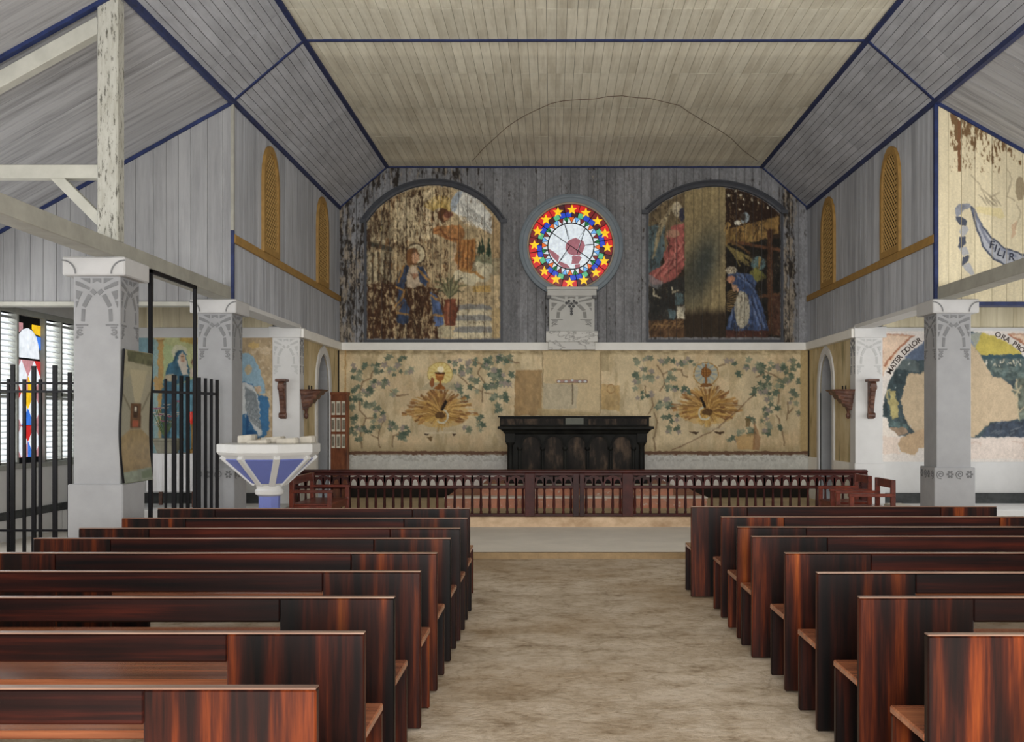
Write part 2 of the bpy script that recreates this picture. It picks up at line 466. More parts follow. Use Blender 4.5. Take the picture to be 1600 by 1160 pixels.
# ---- upper east wall: boards with the two arched murals
def paint_upper():
    cv = Canvas(528, 1264, 256, 540, 1.0, (92, 93, 96))
    X, Y = cv.X, cv.Y
    k = fbm(X / 4, Y / 60, 3, 4); k2 = fbm(X / 40, Y / 60, 8, 3)
    cv.c *= (0.72 + 0.42 * k + 0.2 * k2)[..., None]
    one = np.ones(X.shape)
    w = np.clip((625 - X) / 90, 0, 1) * 0.20 + np.clip((X - 1215) / 12, 0, 1) * np.clip((1246 - X) / 6, 0, 1) * 0.22 + np.clip((300 - Y) / 30, 0, 1) * np.clip((790 - X) / 60, 0, 1) * 0.12
    for s, t, c in ((21, 0.66, (34, 29, 25)), (33, 0.73, (116, 106, 92))):
        kk = 0.35 * fbm(X / 1.3, Y / 6, s + 7, 3) + 0.4 * fbm(X / 2.6, Y / 22, s, 3) + 0.25 * fbm(X / 14, Y / 40, s + 3, 3)
        m = np.clip((kk + w - t + 0.02) / 0.06, 0, 1)
        cv.blend(m, c, 0.95)
    # ---------------- left mural: arched field
    fr = (520, 250, 3.868)
    cv.frame(*fr)
    def arch(x0, x1, ys, yt, yb, n=24):
        pts = [(x0, yb), (x0, ys)]
        cx = (x0 + x1) / 2; hw = (x1 - x0) / 2; h = ys - yt
        R = (hw * hw + h * h) / (2 * h); a0 = math.asin(hw / R)
        for i in range(1, n):
            a = -a0 + 2 * a0 * i / n
            pts.append((cx + R * math.sin(a), yt + R - R * math.cos(a)))
        return pts + [(x1, ys), (x1, yb)]
    save = cv.c.copy()
    A = arch(208, 1010, 378, 156, 1080)
    fm = cv.poly(A, (150, 131, 96), 1, 0.18, 4)
    cv.poly([(208, 370), (370, 360), (372, 740), (208, 760)], (126, 112, 84), 1, 0.25, 9)
    for x in (225, 262, 300, 335):
        cv.line([(x, 560), (x, 740)], 15, (160, 148, 116), 0.8); cv.line([(x + 14, 565), (x + 14, 740)], 9, (46, 38, 28), 0.8)
    cv.line([(215, 505), (350, 540)], 26, (50, 52, 46), 0.85); cv.line([(215, 470), (355, 505)], 12, (165, 152, 118), 0.8)
    cv.poly([(275, 390), (305, 390), (305, 440), (275, 440)], (60, 52, 40)); cv.poly([(282, 398), (300, 398), (300, 435), (282, 435)], (140, 125, 80))
    cv.poly([(370, 240), (640, 160), (640, 480), (370, 500)], (168, 152, 116), 0.9, 0.2, 14)
    # peeled brown over left and centre
    m1 = cv.pmask(cv.T([(208, 230), (700, 150), (700, 800), (640, 1080), (208, 1080)])).astype(float) * fm
    peel(cv, m1, 41, 0.545, (52, 36, 24)); peel(cv, m1, 47, 0.60, (98, 68, 40))
    m2 = cv.pmask(cv.T([(208, 750), (380, 740), (640, 780), (640, 1080), (208, 1080)])).astype(float)
    peel(cv, m2, 53, 0.44, (54, 33, 20), 3.5, 20); peel(cv, m2, 57, 0.66, (150, 128, 92), 1.6, 8)
    m3 = cv.pmask(cv.T([(370, 260), (640, 170), (660, 470), (420, 470)])).astype(float)
    peel(cv, m3, 71, 0.52, (176, 160, 126), 2.5, 30, 0.9)
    # spinning wheel lower left
    for r in (60, 66): cv.ell(240, 860, r, r + 24, (50, 30, 18), 0.8, 0.9)
    for a in range(6): cv.line([(240, 860), (240 + 60 * math.cos(a), 860 + 84 * math.sin(a))], 6, (48, 28, 18), 0.8)
    # halo rays and angel
    for a in range(-150, -20, 9):
        cv.line([(650 + 45 * math.cos(math.radians(a)), 330 + 45 * math.sin(math.radians(a))), (650 + 110 * math.cos(math.radians(a)), 330 + 110 * math.sin(math.radians(a)))], 6, (176, 146, 62), 0.6)
    cv.poly([(712, 250), (740, 200), (800, 178), (850, 195), (900, 265), (960, 340), (965, 450), (905, 420), (850, 385), (800, 345), (745, 330), (715, 300)], (176, 176, 168), 1, 0.12, 3)
    cv.poly([(712, 250), (740, 200), (790, 185), (760, 250), (740, 320), (718, 310)], (112, 124, 136), 0.8)
    for i in range(8):
        cv.line([(775 + i * 16, 250 + i * 12), (800 + i * 22, 330 + i * 14)], 3, (84, 86, 84), 0.6)
        cv.line([(760 + i * 20, 300 + i * 12), (790 + i * 22, 350 + i * 12)], 3, (96, 96, 92), 0.5)
    for i in range(7): cv.line([(760 + i * 25, 335 + i * 10), (800 + i * 25, 385 + i * 8)], 5, (190, 188, 176), 0.8)
    cv.ell(672, 335, 38, 42, (74, 46, 28)); cv.ell(684, 345, 20, 26, (152, 106, 72)); cv.ell(700, 330, 30, 20, (86, 44, 36), 0.8)
    cv.poly([(600, 420), (640, 400), (700, 395), (770, 392), (800, 430), (790, 470), (745, 500), (690, 482), (640, 455), (610, 445)], (138, 92, 50), 1, 0.4, 6)
    cv.poly([(745, 480), (865, 478), (862, 600), (835, 668), (765, 672), (730, 610), (752, 550)], (146, 98, 50), 1, 0.45, 7)
    for x in (770, 795, 820, 845): cv.line([(x, 490), (x - 12, 660)], 7, (104, 58, 24), 0.8)
    cv.line([(745, 500), (730, 600), (760, 670)], 8, (176, 150, 120), 0.7)
    cv.line([(620, 430), (650, 420), (690, 470), (760, 480)], 8, (96, 54, 28), 0.8)
    # hills, trees, clouds
    cv.poly([(860, 580), (965, 560), (965, 640), (860, 650)], (92, 98, 76), 0.8, 0.2)
    for x, t, b in ((888, 500, 565), (905, 478, 560), (942, 474, 575)):
        cv.poly([(x, t), (x + 17, b), (x - 17, b)], (38, 58, 42)); cv.line([(x, t), (x, b + 8)], 5, (30, 42, 32))
    for cx, cy, r in ((775, 700, 45), (830, 715, 50), (900, 690, 55), (935, 660, 40), (880, 640, 30)): cv.ell(cx, cy, r, r * 0.9, (166, 158, 130), 0.85)
    cv.line([(780, 665), (860, 680), (905, 712)], 16, (140, 98, 48), 0.9)
    cv.poly([(845, 765), (950, 760), (955, 800), (850, 800)], (158, 124, 60), 0.8)
    # steps
    for i, y in enumerate((875, 905, 940, 975, 1010, 1045)):
        cv.poly([(752 - i * 4, y), (900 + i * 14, y - 4), (960, y + 16), (960, y + 32), (745 - i * 5, y + 34)], (96, 100, 104) if i % 2 == 0 else (164, 156, 130), 0.75)
    # lily urn
    for i in range(16):
        a = math.radians(-150 + i * 8); L = 110 + 70 * ((i * 7) % 5) / 5
        cv.line([(708, 835), (708 + 0.5 * L * math.cos(a), 835 + 0.8 * L * math.sin(a)), (708 + L * 0.8 * math.cos(a), 835 + L * math.sin(a) + 15)], 7, ((60, 62, 44), (124, 118, 84), (84, 84, 56))[i % 3], 0.9)
    cv.poly([(672, 840), (750, 840), (742, 868), (758, 905), (745, 960), (738, 1003), (682, 1003), (672, 960), (662, 905), (680, 868)], (92, 48, 32), 1, 0.3, 2)
    cv.line([(700, 860), (695, 990)], 8, (146, 92, 66), 0.6)
    cv.line([(660, 838), (664, 900), (672, 920)], 6, (60, 30, 20)); cv.line([(760, 838), (758, 900), (750, 920)], 6, (60, 30, 20))
    # Virgin
    cv.ell(502, 570, 62, 68, (170, 158, 124), 0.95); cv.ell(502, 570, 62, 68, (62, 48, 34), 1, 0.86)
    cv.ell(482, 585, 44, 52, (98, 62, 34)); cv.ell(500, 590, 24, 34, (170, 126, 92)); cv.line([(470, 560), (455, 640)], 18, (112, 72, 38), 0.9)
    cv.poly([(455, 650), (520, 640), (545, 740), (510, 770), (450, 770), (440, 720)], (158, 140, 116), 1, 0.2)
    cv.line([(470, 690), (495, 720), (520, 690)], 6, (104, 72, 50)); cv.ell(497, 700, 18, 14, (150, 106, 78))
    blue = (42, 54, 78)
    cv.poly([(435, 635), (460, 640), (440, 740), (425, 830), (440, 850), (400, 880), (378, 885), (400, 800), (385, 735), (405, 680)], blue, 1, 0.45, 5)
    cv.poly([(510, 640), (545, 645), (582, 720), (565, 765), (530, 740)], blue, 1, 0.4, 6)
    cv.poly([(440, 850), (465, 900), (458, 985), (425, 995), (385, 985), (385, 950), (420, 880)], blue, 1, 0.5, 8)
    cv.poly([(585, 795), (625, 820), (655, 880), (672, 1000), (620, 1010), (605, 920)], (58, 74, 108), 1, 0.4, 9)
    for pl in ([(430, 640), (395, 740)], [(385, 770), (435, 790), (410, 850), (380, 880)], [(510, 655), (580, 730)], [(390, 925), (460, 935)], [(590, 815), (640, 850)], [(610, 940), (665, 945)]):
        cv.line(pl, 9, (150, 106, 48), 0.9)
    # fresh boards along the right side
    cv.poly([(963, 330), (1010, 378), (1010, 590), (963, 600)], (140, 116, 80), 0.9, 0.1); cv.poly([(963, 600), (1010, 590), (1010, 700), (963, 700)], (120, 110, 84), 0.8); cv.poly([(963, 895), (1010, 895), (1010, 1080), (963, 1080)], (146, 124, 84), 0.9)
    cv.poly([(636, 1010), (720, 1005), (720, 1075), (636, 1075)], (140, 132, 106), 0.8)
    peel(cv, fm, 141, 0.60, (70, 54, 38), 1.6, 9, 0.7); cv.c *= (0.8 + 0.4 * fbm(X / 3, Y / 7, 143, 4))[..., None]
    # ---------------- right mural
    cv.c = cv.c * fm[..., None] + save * (1 - fm[..., None]); save = cv.c.copy()
    cv.frame(990, 250, 3.8655)
    A = arch(92, 886, 330, 163, 1072)
    fm2 = cv.poly(A, (44, 34, 26), 1, 0.3, 4)
    # angel and animals (left strip)
    cv.poly([(92, 150), (308, 150), (308, 560), (92, 560)], (96, 82, 58), 1, 0.3, 2)
    cv.poly([(92, 400), (190, 380), (185, 560), (150, 660), (92, 680)], (66, 86, 92), 0.9, 0.2)
    for i in range(12): cv.line([(250 - i * 6, 260 + i * 10), (150 - i * 3, 400 + i * 18)], 7, ((162, 148, 112), (98, 88, 66), (130, 118, 88))[i % 3], 0.8)
    cv.ell(265, 300, 30, 45, (160, 150, 124), 0.9); cv.ell(292, 330, 16, 46, (36, 38, 58), 0.9)
    cv.poly([(232, 400), (308, 380), (308, 640), (270, 700), (180, 770), (100, 745), (95, 685), (190, 620), (178, 580), (212, 500), (200, 460)], (132, 68, 62), 1, 0.35, 12)
    for pl in ([(300, 500), (200, 640)], [(305, 580), (180, 690)], [(255, 480), (250, 640)], [(210, 600), (110, 720)]): cv.line(pl, 8, (172, 108, 96), 0.6); cv.line([(p[0] + 12, p[1] + 6) for p in pl], 5, (86, 40, 40), 0.6)
    cv.ell(238, 445, 40, 24, (152, 118, 92), 0.8)
    cv.poly([(92, 770), (200, 740), (308, 700), (308, 960), (92, 970)], (38, 38, 36), 1, 0.3, 3)
    cv.poly([(92, 690), (180, 740), (150, 780), (92, 760)], (110, 112, 116), 0.7)
    cv.line([(120, 780), (125, 820), (160, 830)], 8, (150, 142, 118)); cv.line([(230, 770), (235, 800), (270, 790)], 7, (150, 142, 118))
    cv.poly([(250, 800), (300, 810), (300, 870), (255, 880)], (70, 92, 96), 0.8); cv.poly([(210, 900), (255, 910), (250, 960), (215, 955)], (76, 98, 104), 0.8)
    cv.poly([(262, 885), (308, 880), (308, 1000), (285, 1000), (280, 960), (265, 1000), (258, 930)], (156, 150, 130), 1, 0.2)
    cv.poly([(92, 970), (308, 960), (308, 1072), (92, 1072)], (74, 52, 34), 1, 0.4, 5)
    for i in range(26): cv.line([(95 + i * 8, 1030 - (i * 13) % 50), (120 + i * 8, 1010 - (i * 29) % 40)], 3, (126, 96, 58), 0.7)
    # plain replaced boards in the middle
    mm = cv.pmask(cv.T([(306, 150), (556, 150), (556, 1072), (306, 1072)])).astype(float)
    cv.blend(mm, (128, 112, 76))
    xx = (X - 990) * 3.8655; yy = (Y - 250) * 3.8655
    g = np.exp(-(((xx - 420 + (yy - 640) * 0.25) / 95) ** 2 + ((yy - 640) / 210) ** 2)); cv.blend(mm * np.clip(g * 1.1, 0, 1), (58, 62, 56))
    g = np.exp(-(((xx - 330) / 70) ** 2 + ((yy - 720) / 160) ** 2)); cv.blend(mm * g * 0.8, (62, 62, 52))
    cv.blend(mm * np.clip((yy - 880 + 60 * (fbm(X / 3, Y / 20, 5) - 0.5)) / 60, 0, 1), (46, 37, 28))
    cv.c *= (1 - mm * 0.22 * (fbm(X / 2.5, Y / 40, 61, 3) - 0.3))[..., None]
    # stable and night sky (right strip)
    sky = cv.pmask(cv.T([(556, 150), (890, 150), (890, 420), (556, 440)])).astype(float) * fm2
    cv.blend(sky, (40, 27, 20)); peel(cv, sky, 88, 0.62, (120, 98, 66), 2, 10)
    for x, y, r in ((575, 215, 14), (617, 190, 13), (645, 212, 12), (665, 240, 11), (667, 268, 9), (715, 240, 12), (740, 200, 10), (757, 262, 9), (812, 290, 10), (640, 300, 8), (600, 260, 7)):
        pts = [(x + (r if k % 2 == 0 else r * 0.42) * math.sin(k * math.pi / 5), y - (r if k % 2 == 0 else r * 0.42) * math.cos(k * math.pi / 5)) for k in range(10)]
        cv.poly(pts, (176, 170, 146))
    cv.ell(672, 352, 26, 34, (128, 142, 148)); cv.ell(662, 345, 18, 24, (52, 44, 38)); cv.ell(628, 380, 18, 14, (170, 166, 150))
    cv.poly([(556, 420), (640, 400), (880, 340), (876, 440), (800, 470), (720, 500), (690, 540), (600, 480), (556, 520)], (116, 88, 46), 1, 0.4, 6)
    for i in range(46):
        x = 570 + (i * 67) % 300; y = 380 + (i * 37) % 110
        cv.line([(x, y), (x - 26 + (i % 5) * 6, y + 50)], 5, ((150, 118, 62), (66, 48, 26), (128, 104, 54))[i % 3], 0.75)
    cv.poly([(560, 520), (886, 470), (886, 1072), (556, 1072)], (27, 25, 22), 1, 0.3, 8)
    for i in range(14):
        x = 560 + (i * 23) % 120; cv.line([(x, 520 + (i * 11) % 60), (x + 70, 600 + (i * 17) % 50)], 6, (118, 104, 56), 0.7)
    cv.line([(640, 500), (880, 545)], 16, (82, 52, 34)); cv.line([(590, 490), (700, 560)], 12, (84, 60, 36)); cv.line([(822, 430), (826, 1040)], 30, (66, 42, 28)); cv.line([(770, 825), (880, 812)], 14, (74, 48, 32))
    cv.poly([(840, 820), (886, 820), (886, 1060), (840, 1060)], (66, 42, 32), 0.9, 0.3)
    cv.ell(752, 628, 44, 44, (78, 106, 108), 0.9); cv.line([(760, 595), (760, 655)], 10, (140, 110, 50))
    for i in range(16): cv.line([(740, 650), (680 + i * 8, 690 + abs(i - 7) * -4 + 50)], 5, ((120, 110, 48), (86, 92, 44))[i % 2], 0.8)
    for i in range(10): cv.line([(566, 800 + i * 12), (625, 770 + i * 16)], 4, (140, 110, 64), 0.8)
    cv.poly([(565, 690), (600, 672), (660, 684), (715, 690), (742, 745), (728, 785), (768, 850), (790, 930), (815, 1030), (560, 1035), (572, 960), (610, 880), (640, 810), (606, 760), (575, 735)], (48, 64, 98), 1, 0.4, 3)
    for pl in ([(620, 700), (720, 760)], [(650, 690), (735, 800)], [(700, 840), (760, 1000)], [(720, 820), (790, 1010)], [(600, 900), (580, 1010)]): cv.line(pl, 7, (86, 106, 146), 0.6); cv.line([(p[0] + 12, p[1]) for p in pl], 5, (28, 36, 58), 0.7)
    cv.ell(590, 668, 34, 26, (172, 162, 136)); cv.ell(586, 720, 24, 26, (154, 104, 78)); cv.line([(572, 700), (600, 690)], 8, (42, 56, 90))
    cv.poly([(590, 745), (625, 760), (640, 800), (600, 790)], (160, 124, 96))
    cv.ell(656, 905, 46, 112, (146, 140, 120), 0.95); cv.line([(650, 830), (640, 1000)], 6, (104, 100, 90), 0.7); cv.line([(670, 840), (668, 1000)], 5, (108, 104, 92), 0.6)
    cv.poly([(560, 1030), (815, 1030), (815, 1072), (560, 1072)], (62, 36, 30))
    peel(cv, fm2 * (1 - mm), 97, 0.60, (38, 28, 22), 1.6, 8, 0.75); peel(cv, fm2 * (1 - mm), 99, 0.64, (120, 104, 76), 1.2, 6, 0.6); cv.c *= (0.8 + 0.4 * fbm(X / 3, Y / 6, 147, 4))[..., None]
    cv.c = cv.c * fm2[..., None] + save * (1 - fm2[..., None])
    return cv

def leaf(cv, x, y, r, c, rot=0.0):
    pts = []
    for k in range(10):
        a = rot + k * math.pi / 5; q = r if k % 2 == 0 else r * 0.5
        pts.append((x + q * math.sin(a), y - q * math.cos(a) * 0.95))
    cv.poly(pts, c, 0.9)
def paint_lower():
    cv = Canvas(538, 1257, 546, 736, 1.0, (180, 163, 128))
    X, Y = cv.X, cv.Y
    cv.c *= (0.84 + 0.3 * fbm(X / 25, Y / 25, 2, 5))[..., None]
    cv.blend(np.clip((fbm(X / 9, Y / 30, 6, 4) - 0.52) / 0.15, 0, 1) * 0.35, (124, 106, 70))
    cv.blend(np.clip((fbm(X / 30, Y / 30, 16, 4) - 0.5) / 0.2, 0, 1) * 0.35, (190, 160, 120))
    cv.blend(np.clip((556 - Y) / 5, 0, 1) * np.clip(fbm(X / 8, Y / 3, 9) * 1.6 - 0.2, 0, 1), (98, 84, 56), 0.7)
    cv.blend(np.clip((Y - 690) / 16, 0, 1) * 0.45, (112, 98, 66))
    rg = random.Random(5)
    def vine(fr, stems, spots, sc=1.0):
        cv.frame(*fr)
        for s in stems: cv.line(s, 8, (104, 84, 60), 0.75)
        for (x, y, n) in spots:
            for k in range(n + 1):
                lx = x + rg.uniform(-36, 36); ly = y + rg.uniform(-32, 32)
                leaf(cv, lx, ly, rg.uniform(22, 38), rg.choice([(96, 104, 84), (80, 94, 78), (118, 124, 102), (66, 82, 68), (126, 116, 108)]), rg.uniform(-0.6, 0.6))
    fl = (520, 530, 5.525)
    vine(fl, [[(235, 620), (225, 480), (260, 370), (330, 340), (345, 280), (400, 215), (460, 210)], [(235, 620), (290, 680), (240, 800), (250, 940)], [(405, 940), (390, 860), (330, 830)], [(390, 860), (400, 790), (440, 700)], [(515, 930), (520, 840), (570, 820)], [(280, 690), (350, 680)],
              [(1290, 540), (1290, 450), (1310, 370), (1250, 300), (1290, 220), (1200, 180)], [(1310, 460), (1400, 480)], [(1290, 460), (1180, 400), (1080, 310)], [(500, 450), (560, 490), (650, 480)]],
         [(180, 245, 2), (250, 255, 3), (350, 245, 2), (480, 180, 1), (590, 185, 2), (400, 285, 2), (470, 255, 2), (570, 250, 2), (520, 290, 1), (600, 290, 1), (675, 285, 1), (180, 320, 2), (225, 335, 2), (360, 355, 2), (435, 355, 2), (355, 415, 2), (410, 395, 2), (485, 405, 2), (190, 420, 3), (290, 450, 5), (330, 480, 3), (180, 500, 3), (225, 520, 2), (275, 550, 3), (330, 580, 3), (365, 610, 2), (170, 580, 3), (515, 465, 2), (450, 670, 3), (380, 680, 2), (490, 740, 4), (370, 740, 4), (520, 770, 3), (290, 800, 3), (220, 760, 3), (180, 700, 3), (620, 790, 4), (650, 800, 2), (600, 880, 2), (170, 800, 3), (230, 850, 2),
          (1040, 205, 3), (1080, 260, 3), (1130, 210, 2), (1200, 200, 3), (1190, 270, 3), (1220, 350, 3), (1340, 180, 2), (1330, 240, 2), (1430, 170, 3), (1490, 185, 2), (1380, 280, 3), (1440, 300, 3), (1380, 330, 2), (1410, 380, 2), (1480, 390, 3), (1350, 425, 2), (1050, 405, 2), (1110, 430, 3), (1140, 490, 3), (1220, 445, 1), (1480, 500, 2), (1390, 510, 2), (1440, 590, 1), (1275, 690, 2), (1165, 780, 2), (1290, 770, 2), (1130, 320, 2), (1530, 180, 2), (1560, 300, 2)])
    vine((760, 530, 5.525), [[(190, 180), (280, 210)]], [(60, 260, 3), (95, 290, 3), (20, 180, 3), (100, 160, 2), (20, 240, 3), (115, 350, 2), (170, 390, 2), (30, 420, 2), (60, 510, 2), (145, 500, 2), (120, 590, 1)])
    frr = (980, 530, 5.517)
    vine(frr, [[(180, 650), (225, 580), (210, 500), (160, 480), (150, 400)], [(280, 450), (325, 385), (300, 290), (260, 230)], [(310, 300), (390, 265), (470, 265), (480, 310), (520, 330)], [(240, 960), (230, 850), (260, 720), (235, 640)], [(1355, 920), (1350, 850), (1310, 700), (1285, 660)], [(1370, 700), (1390, 620), (1385, 540)], [(1390, 640), (1430, 600)], [(1300, 560), (1310, 440)], [(1330, 350), (1260, 310), (1190, 280)], [(840, 220), (790, 235)], [(1110, 330), (1180, 300)]],
         [(90, 180, 3), (180, 180, 4), (285, 185, 2), (370, 200, 3), (470, 200, 4), (560, 195, 2), (155, 270, 2), (235, 300, 3), (90, 330, 3), (180, 350, 3), (90, 400, 3), (370, 340, 2), (390, 280, 2), (115, 490, 2), (200, 470, 3), (370, 440, 3), (440, 410, 2), (480, 440, 3), (530, 440, 2), (260, 570, 2), (330, 530, 2), (370, 580, 2), (300, 590, 2), (330, 700, 2), (410, 690, 2), (380, 770, 3), (450, 770, 2), (890, 215, 2), (965, 285, 1), (1020, 190, 1), (1040, 240, 2), (1120, 250, 3), (1180, 255, 3), (1260, 240, 3), (1310, 240, 3), (1370, 260, 2), (1440, 210, 3), (1440, 290, 3), (1180, 350, 2), (1150, 400, 3), (1210, 410, 3), (1320, 380, 3), (1400, 360, 3), (1450, 350, 3), (1120, 450, 2), (1170, 480, 3), (1250, 440, 3), (1230, 500, 3), (1430, 460, 3), (1430, 540, 2), (1220, 620, 3), (1190, 680, 3), (1240, 760, 3), (1090, 700, 2), (1180, 800, 4), (1270, 580, 2), (910, 850, 3), (980, 800, 3), (1070, 800, 3), (1290, 740, 1), (1450, 640, 1)])
    # chalice, monstrance, sheaves, sickles
    def sheaf(fr, cx, cy, flip, seed):
        cv.frame(*fr); r2 = random.Random(seed)
        cv.ell(cx, cy - 10, 250, 118, (176, 138, 72), 0.55); cv.ell(cx, cy - 90, 130, 110, (160, 122, 66), 0.5)
        for i in range(240):
            t = r2.uniform(-1, 1); a = math.radians(-90 + t * 125)
            L = r2.uniform(150, 330) * (1 - 0.18 * abs(math.sin(a)))
            if abs(t) > 0.72: L *= 0.75
            x1 = cx + L * math.cos(a) * 1.02; y1 = cy - 40 + L * math.sin(a) * 0.72 + 40 * abs(math.cos(a)) ** 2
            mx = cx + 0.5 * L * math.cos(a) * 0.8; my = cy - 20 + 0.5 * L * math.sin(a) * 0.9
            cv.line([(cx + r2.uniform(-30, 30), cy + r2.uniform(-10, 30)), (mx, my), (x1, y1)], 4, r2.choice([(170, 130, 62), (136, 98, 46), (190, 152, 84), (104, 72, 36)]), 0.7)
            if i % 2 == 0:
                dx, dy = x1 - mx, y1 - my; l = math.hypot(dx, dy) + 1e-6
                cv.line([(x1 - dx / l * 30, y1 - dy / l * 30), (x1, y1)], 11, r2.choice([(126, 86, 48), (104, 68, 38), (160, 118, 64)]), 0.85)
        for i in range(60):
            t = r2.uniform(-1, 1); cv.line([(cx + t * 30, cy), (cx + t * 160, cy + r2.uniform(60, 125) * (1.2 - abs(t)))], 4, r2.choice([(196, 160, 84), (170, 132, 60), (128, 92, 46)]), 0.7)
        cv.ell(cx, cy, 46, 30, (62, 40, 22), 0.75)
        pts = []
        for k in range(11):
            a = math.radians(-75 + k * 21); s = 1 if flip else -1
            pts.append((cx + 20 * -s + s * -52 * math.cos(a), cy + 10 + 55 * math.sin(a)))
        cv.line(pts, 11, (176, 170, 146))
        cv.line([(cx + 20 * (-1 if flip else 1), cy - 50), (cx + 52 * (-1 if flip else 1), cy - 120)], 20, (34, 26, 20))
    sheaf(fl, 925, 660, False, 3); sheaf(frr, 690, 630, True, 4)
    cv.frame(*fl)
    cv.ell(925, 300, 108, 98, (196, 178, 108), 0.9); cv.ell(925, 300, 112, 102, (150, 126, 66), 0.8, 0.93); cv.ell(931, 262, 27, 27, (214, 202, 166))
    for k in range(14):
        a = k * math.pi / 7; cv.line([(925 + 50 * math.cos(a), 290 + 50 * math.sin(a)), (925 + 95 * math.cos(a), 290 + 88 * math.sin(a))], 4, (176, 142, 62), 0.7)
    cv.poly([(830, 380), (1040, 380), (1060, 438), (740, 438)], (150, 138, 108), 0.8)
    cv.poly([(880, 290), (970, 290), (955, 345), (935, 365), (935, 390), (975, 418), (970, 434), (878, 434), (875, 418), (918, 390), (918, 365), (893, 345)], (134, 80, 34), 1, 0.3)
    cv.line([(885, 294), (965, 294)], 9, (60, 34, 16)); cv.ell(858, 375, 20, 42, (128, 76, 40)); cv.line([(900, 310), (950, 315)], 7, (176, 120, 60))
    cv.frame(*frr)
    cv.ell(680, 300, 106, 98, (152, 148, 124), 0.8); cv.ell(680, 300, 110, 102, (146, 108, 50), 1, 0.92)
    for k in range(12):
        a = k * math.pi / 6 + 0.2; cv.line([(680 + 50 * math.cos(a), 290 + 50 * math.sin(a)), (680 + 92 * math.cos(a), 290 + 86 * math.sin(a))], 12, (112, 128, 138), 0.7)
    cv.ell(680, 290, 44, 44, (150, 98, 42)); cv.ell(680, 290, 44, 44, (100, 62, 28), 1, 0.85)
    for d in (-20, 0, 20): cv.line([(645, 290 + d), (715, 290 + d)], 3, (96, 60, 28)); cv.line([(680 + d, 255), (680 + d, 325)], 3, (96, 60, 28))
    cv.line([(680, 225), (680, 250)], 9, (120, 76, 34)); cv.line([(680, 330), (680, 390)], 16, (120, 76, 34)); cv.poly([(630, 410), (645, 385), (720, 385), (740, 410)], (112, 74, 38))
    cv.line([(1100, 470), (960, 610), (860, 690), (780, 770), (640, 840), (520, 900), (380, 960)], 4, (92, 66, 48), 0.8)
    # ledge marks and repaired plaster
    cv.frame(*fl); cv.line([(800, 812), (1060, 806)], 12, (188, 176, 148), 0.6)
    cv.poly([(780, 815), (835, 820), (820, 838)], (60, 48, 32)); cv.poly([(810, 850), (862, 840), (850, 885)], (98, 78, 48)); cv.poly([(1030, 815), (1070, 812), (1045, 845)], (62, 44, 32))
    cv.frame(*frr); cv.poly([(530, 798), (620, 800), (590, 825)], (60, 44, 30)); cv.poly([(750, 800), (840, 798), (800, 828)], (60, 44, 30)); cv.line([(690, 780), (830, 775)], 14, (160, 146, 122), 0.6)
    cv.poly([(930, 840), (1100, 810), (1100, 950), (950, 950)], (164, 124, 68), 0.6); cv.poly([(1090, 690), (1150, 850), (1140, 955), (1085, 955)], (122, 82, 50), 0.6, 0.3); cv.poly([(1020, 680), (1060, 690), (1060, 750), (1020, 760)], (96, 78, 46), 0.8)
    cv.frame(760, 530, 5.525)
    cv.poly([(250, 270), (480, 270), (480, 660), (240, 660)], (132, 102, 62), 0.75, 0.2, 4); cv.poly([(445, 600), (980, 620), (980, 660), (440, 660)], (150, 130, 90), 0.7)
    cv.poly([(485, 100), (985, 100), (985, 640), (485, 610)], (176, 156, 118), 0.8, 0.06); cv.poly([(490, 380), (740, 395), (740, 600), (490, 605)], (158, 148, 124), 0.75, 0.1, 7); cv.poly([(740, 395), (790, 395), (780, 600), (740, 600)], (164, 154, 130), 0.7)
    cv.line([(743, 390), (743, 560)], 4, (88, 74, 56)); cv.line([(485, 110), (485, 420)], 3, (112, 94, 64), 0.8); cv.line([(985, 110), (985, 640)], 3, (112, 94, 64), 0.8)
    cv.poly([(990, 390), (1150, 400), (1150, 620), (990, 610)], (152, 116, 58), 0.5, 0.3, 5); cv.ell(1075, 430, 35, 40, (128, 92, 52), 0.6, 0.8)
    cv.poly([(990, 110), (1060, 110), (1060, 270), (990, 280)], (138, 122, 88), 0.6)
    # edge bands and dado
    cv.blend(((X > 538) & (X < 541)).astype(float), (150, 112, 62), 0.8)
    cv.blend(((X > 1250)).astype(float), (150, 128, 84), 0.8)
    cv.blend((Y > 705).astype(float), (92, 66, 50)); cv.blend((Y > 709).astype(float) * (fbm(X / 6, Y / 2, 3) > 0.45), (128, 116, 98))
    d = (Y > 711).astype(float); cv.blend(d, (172, 173, 168)); cv.c *= (1 - d * 0.12 * (fbm(X / 12, Y / 8, 31) - 0.3))[..., None]
    cv.blend(d * (Y < 722) * (fbm(X / 3, Y / 2.2, 77, 3) > 0.58), (138, 138, 132), 0.7)
    return cv

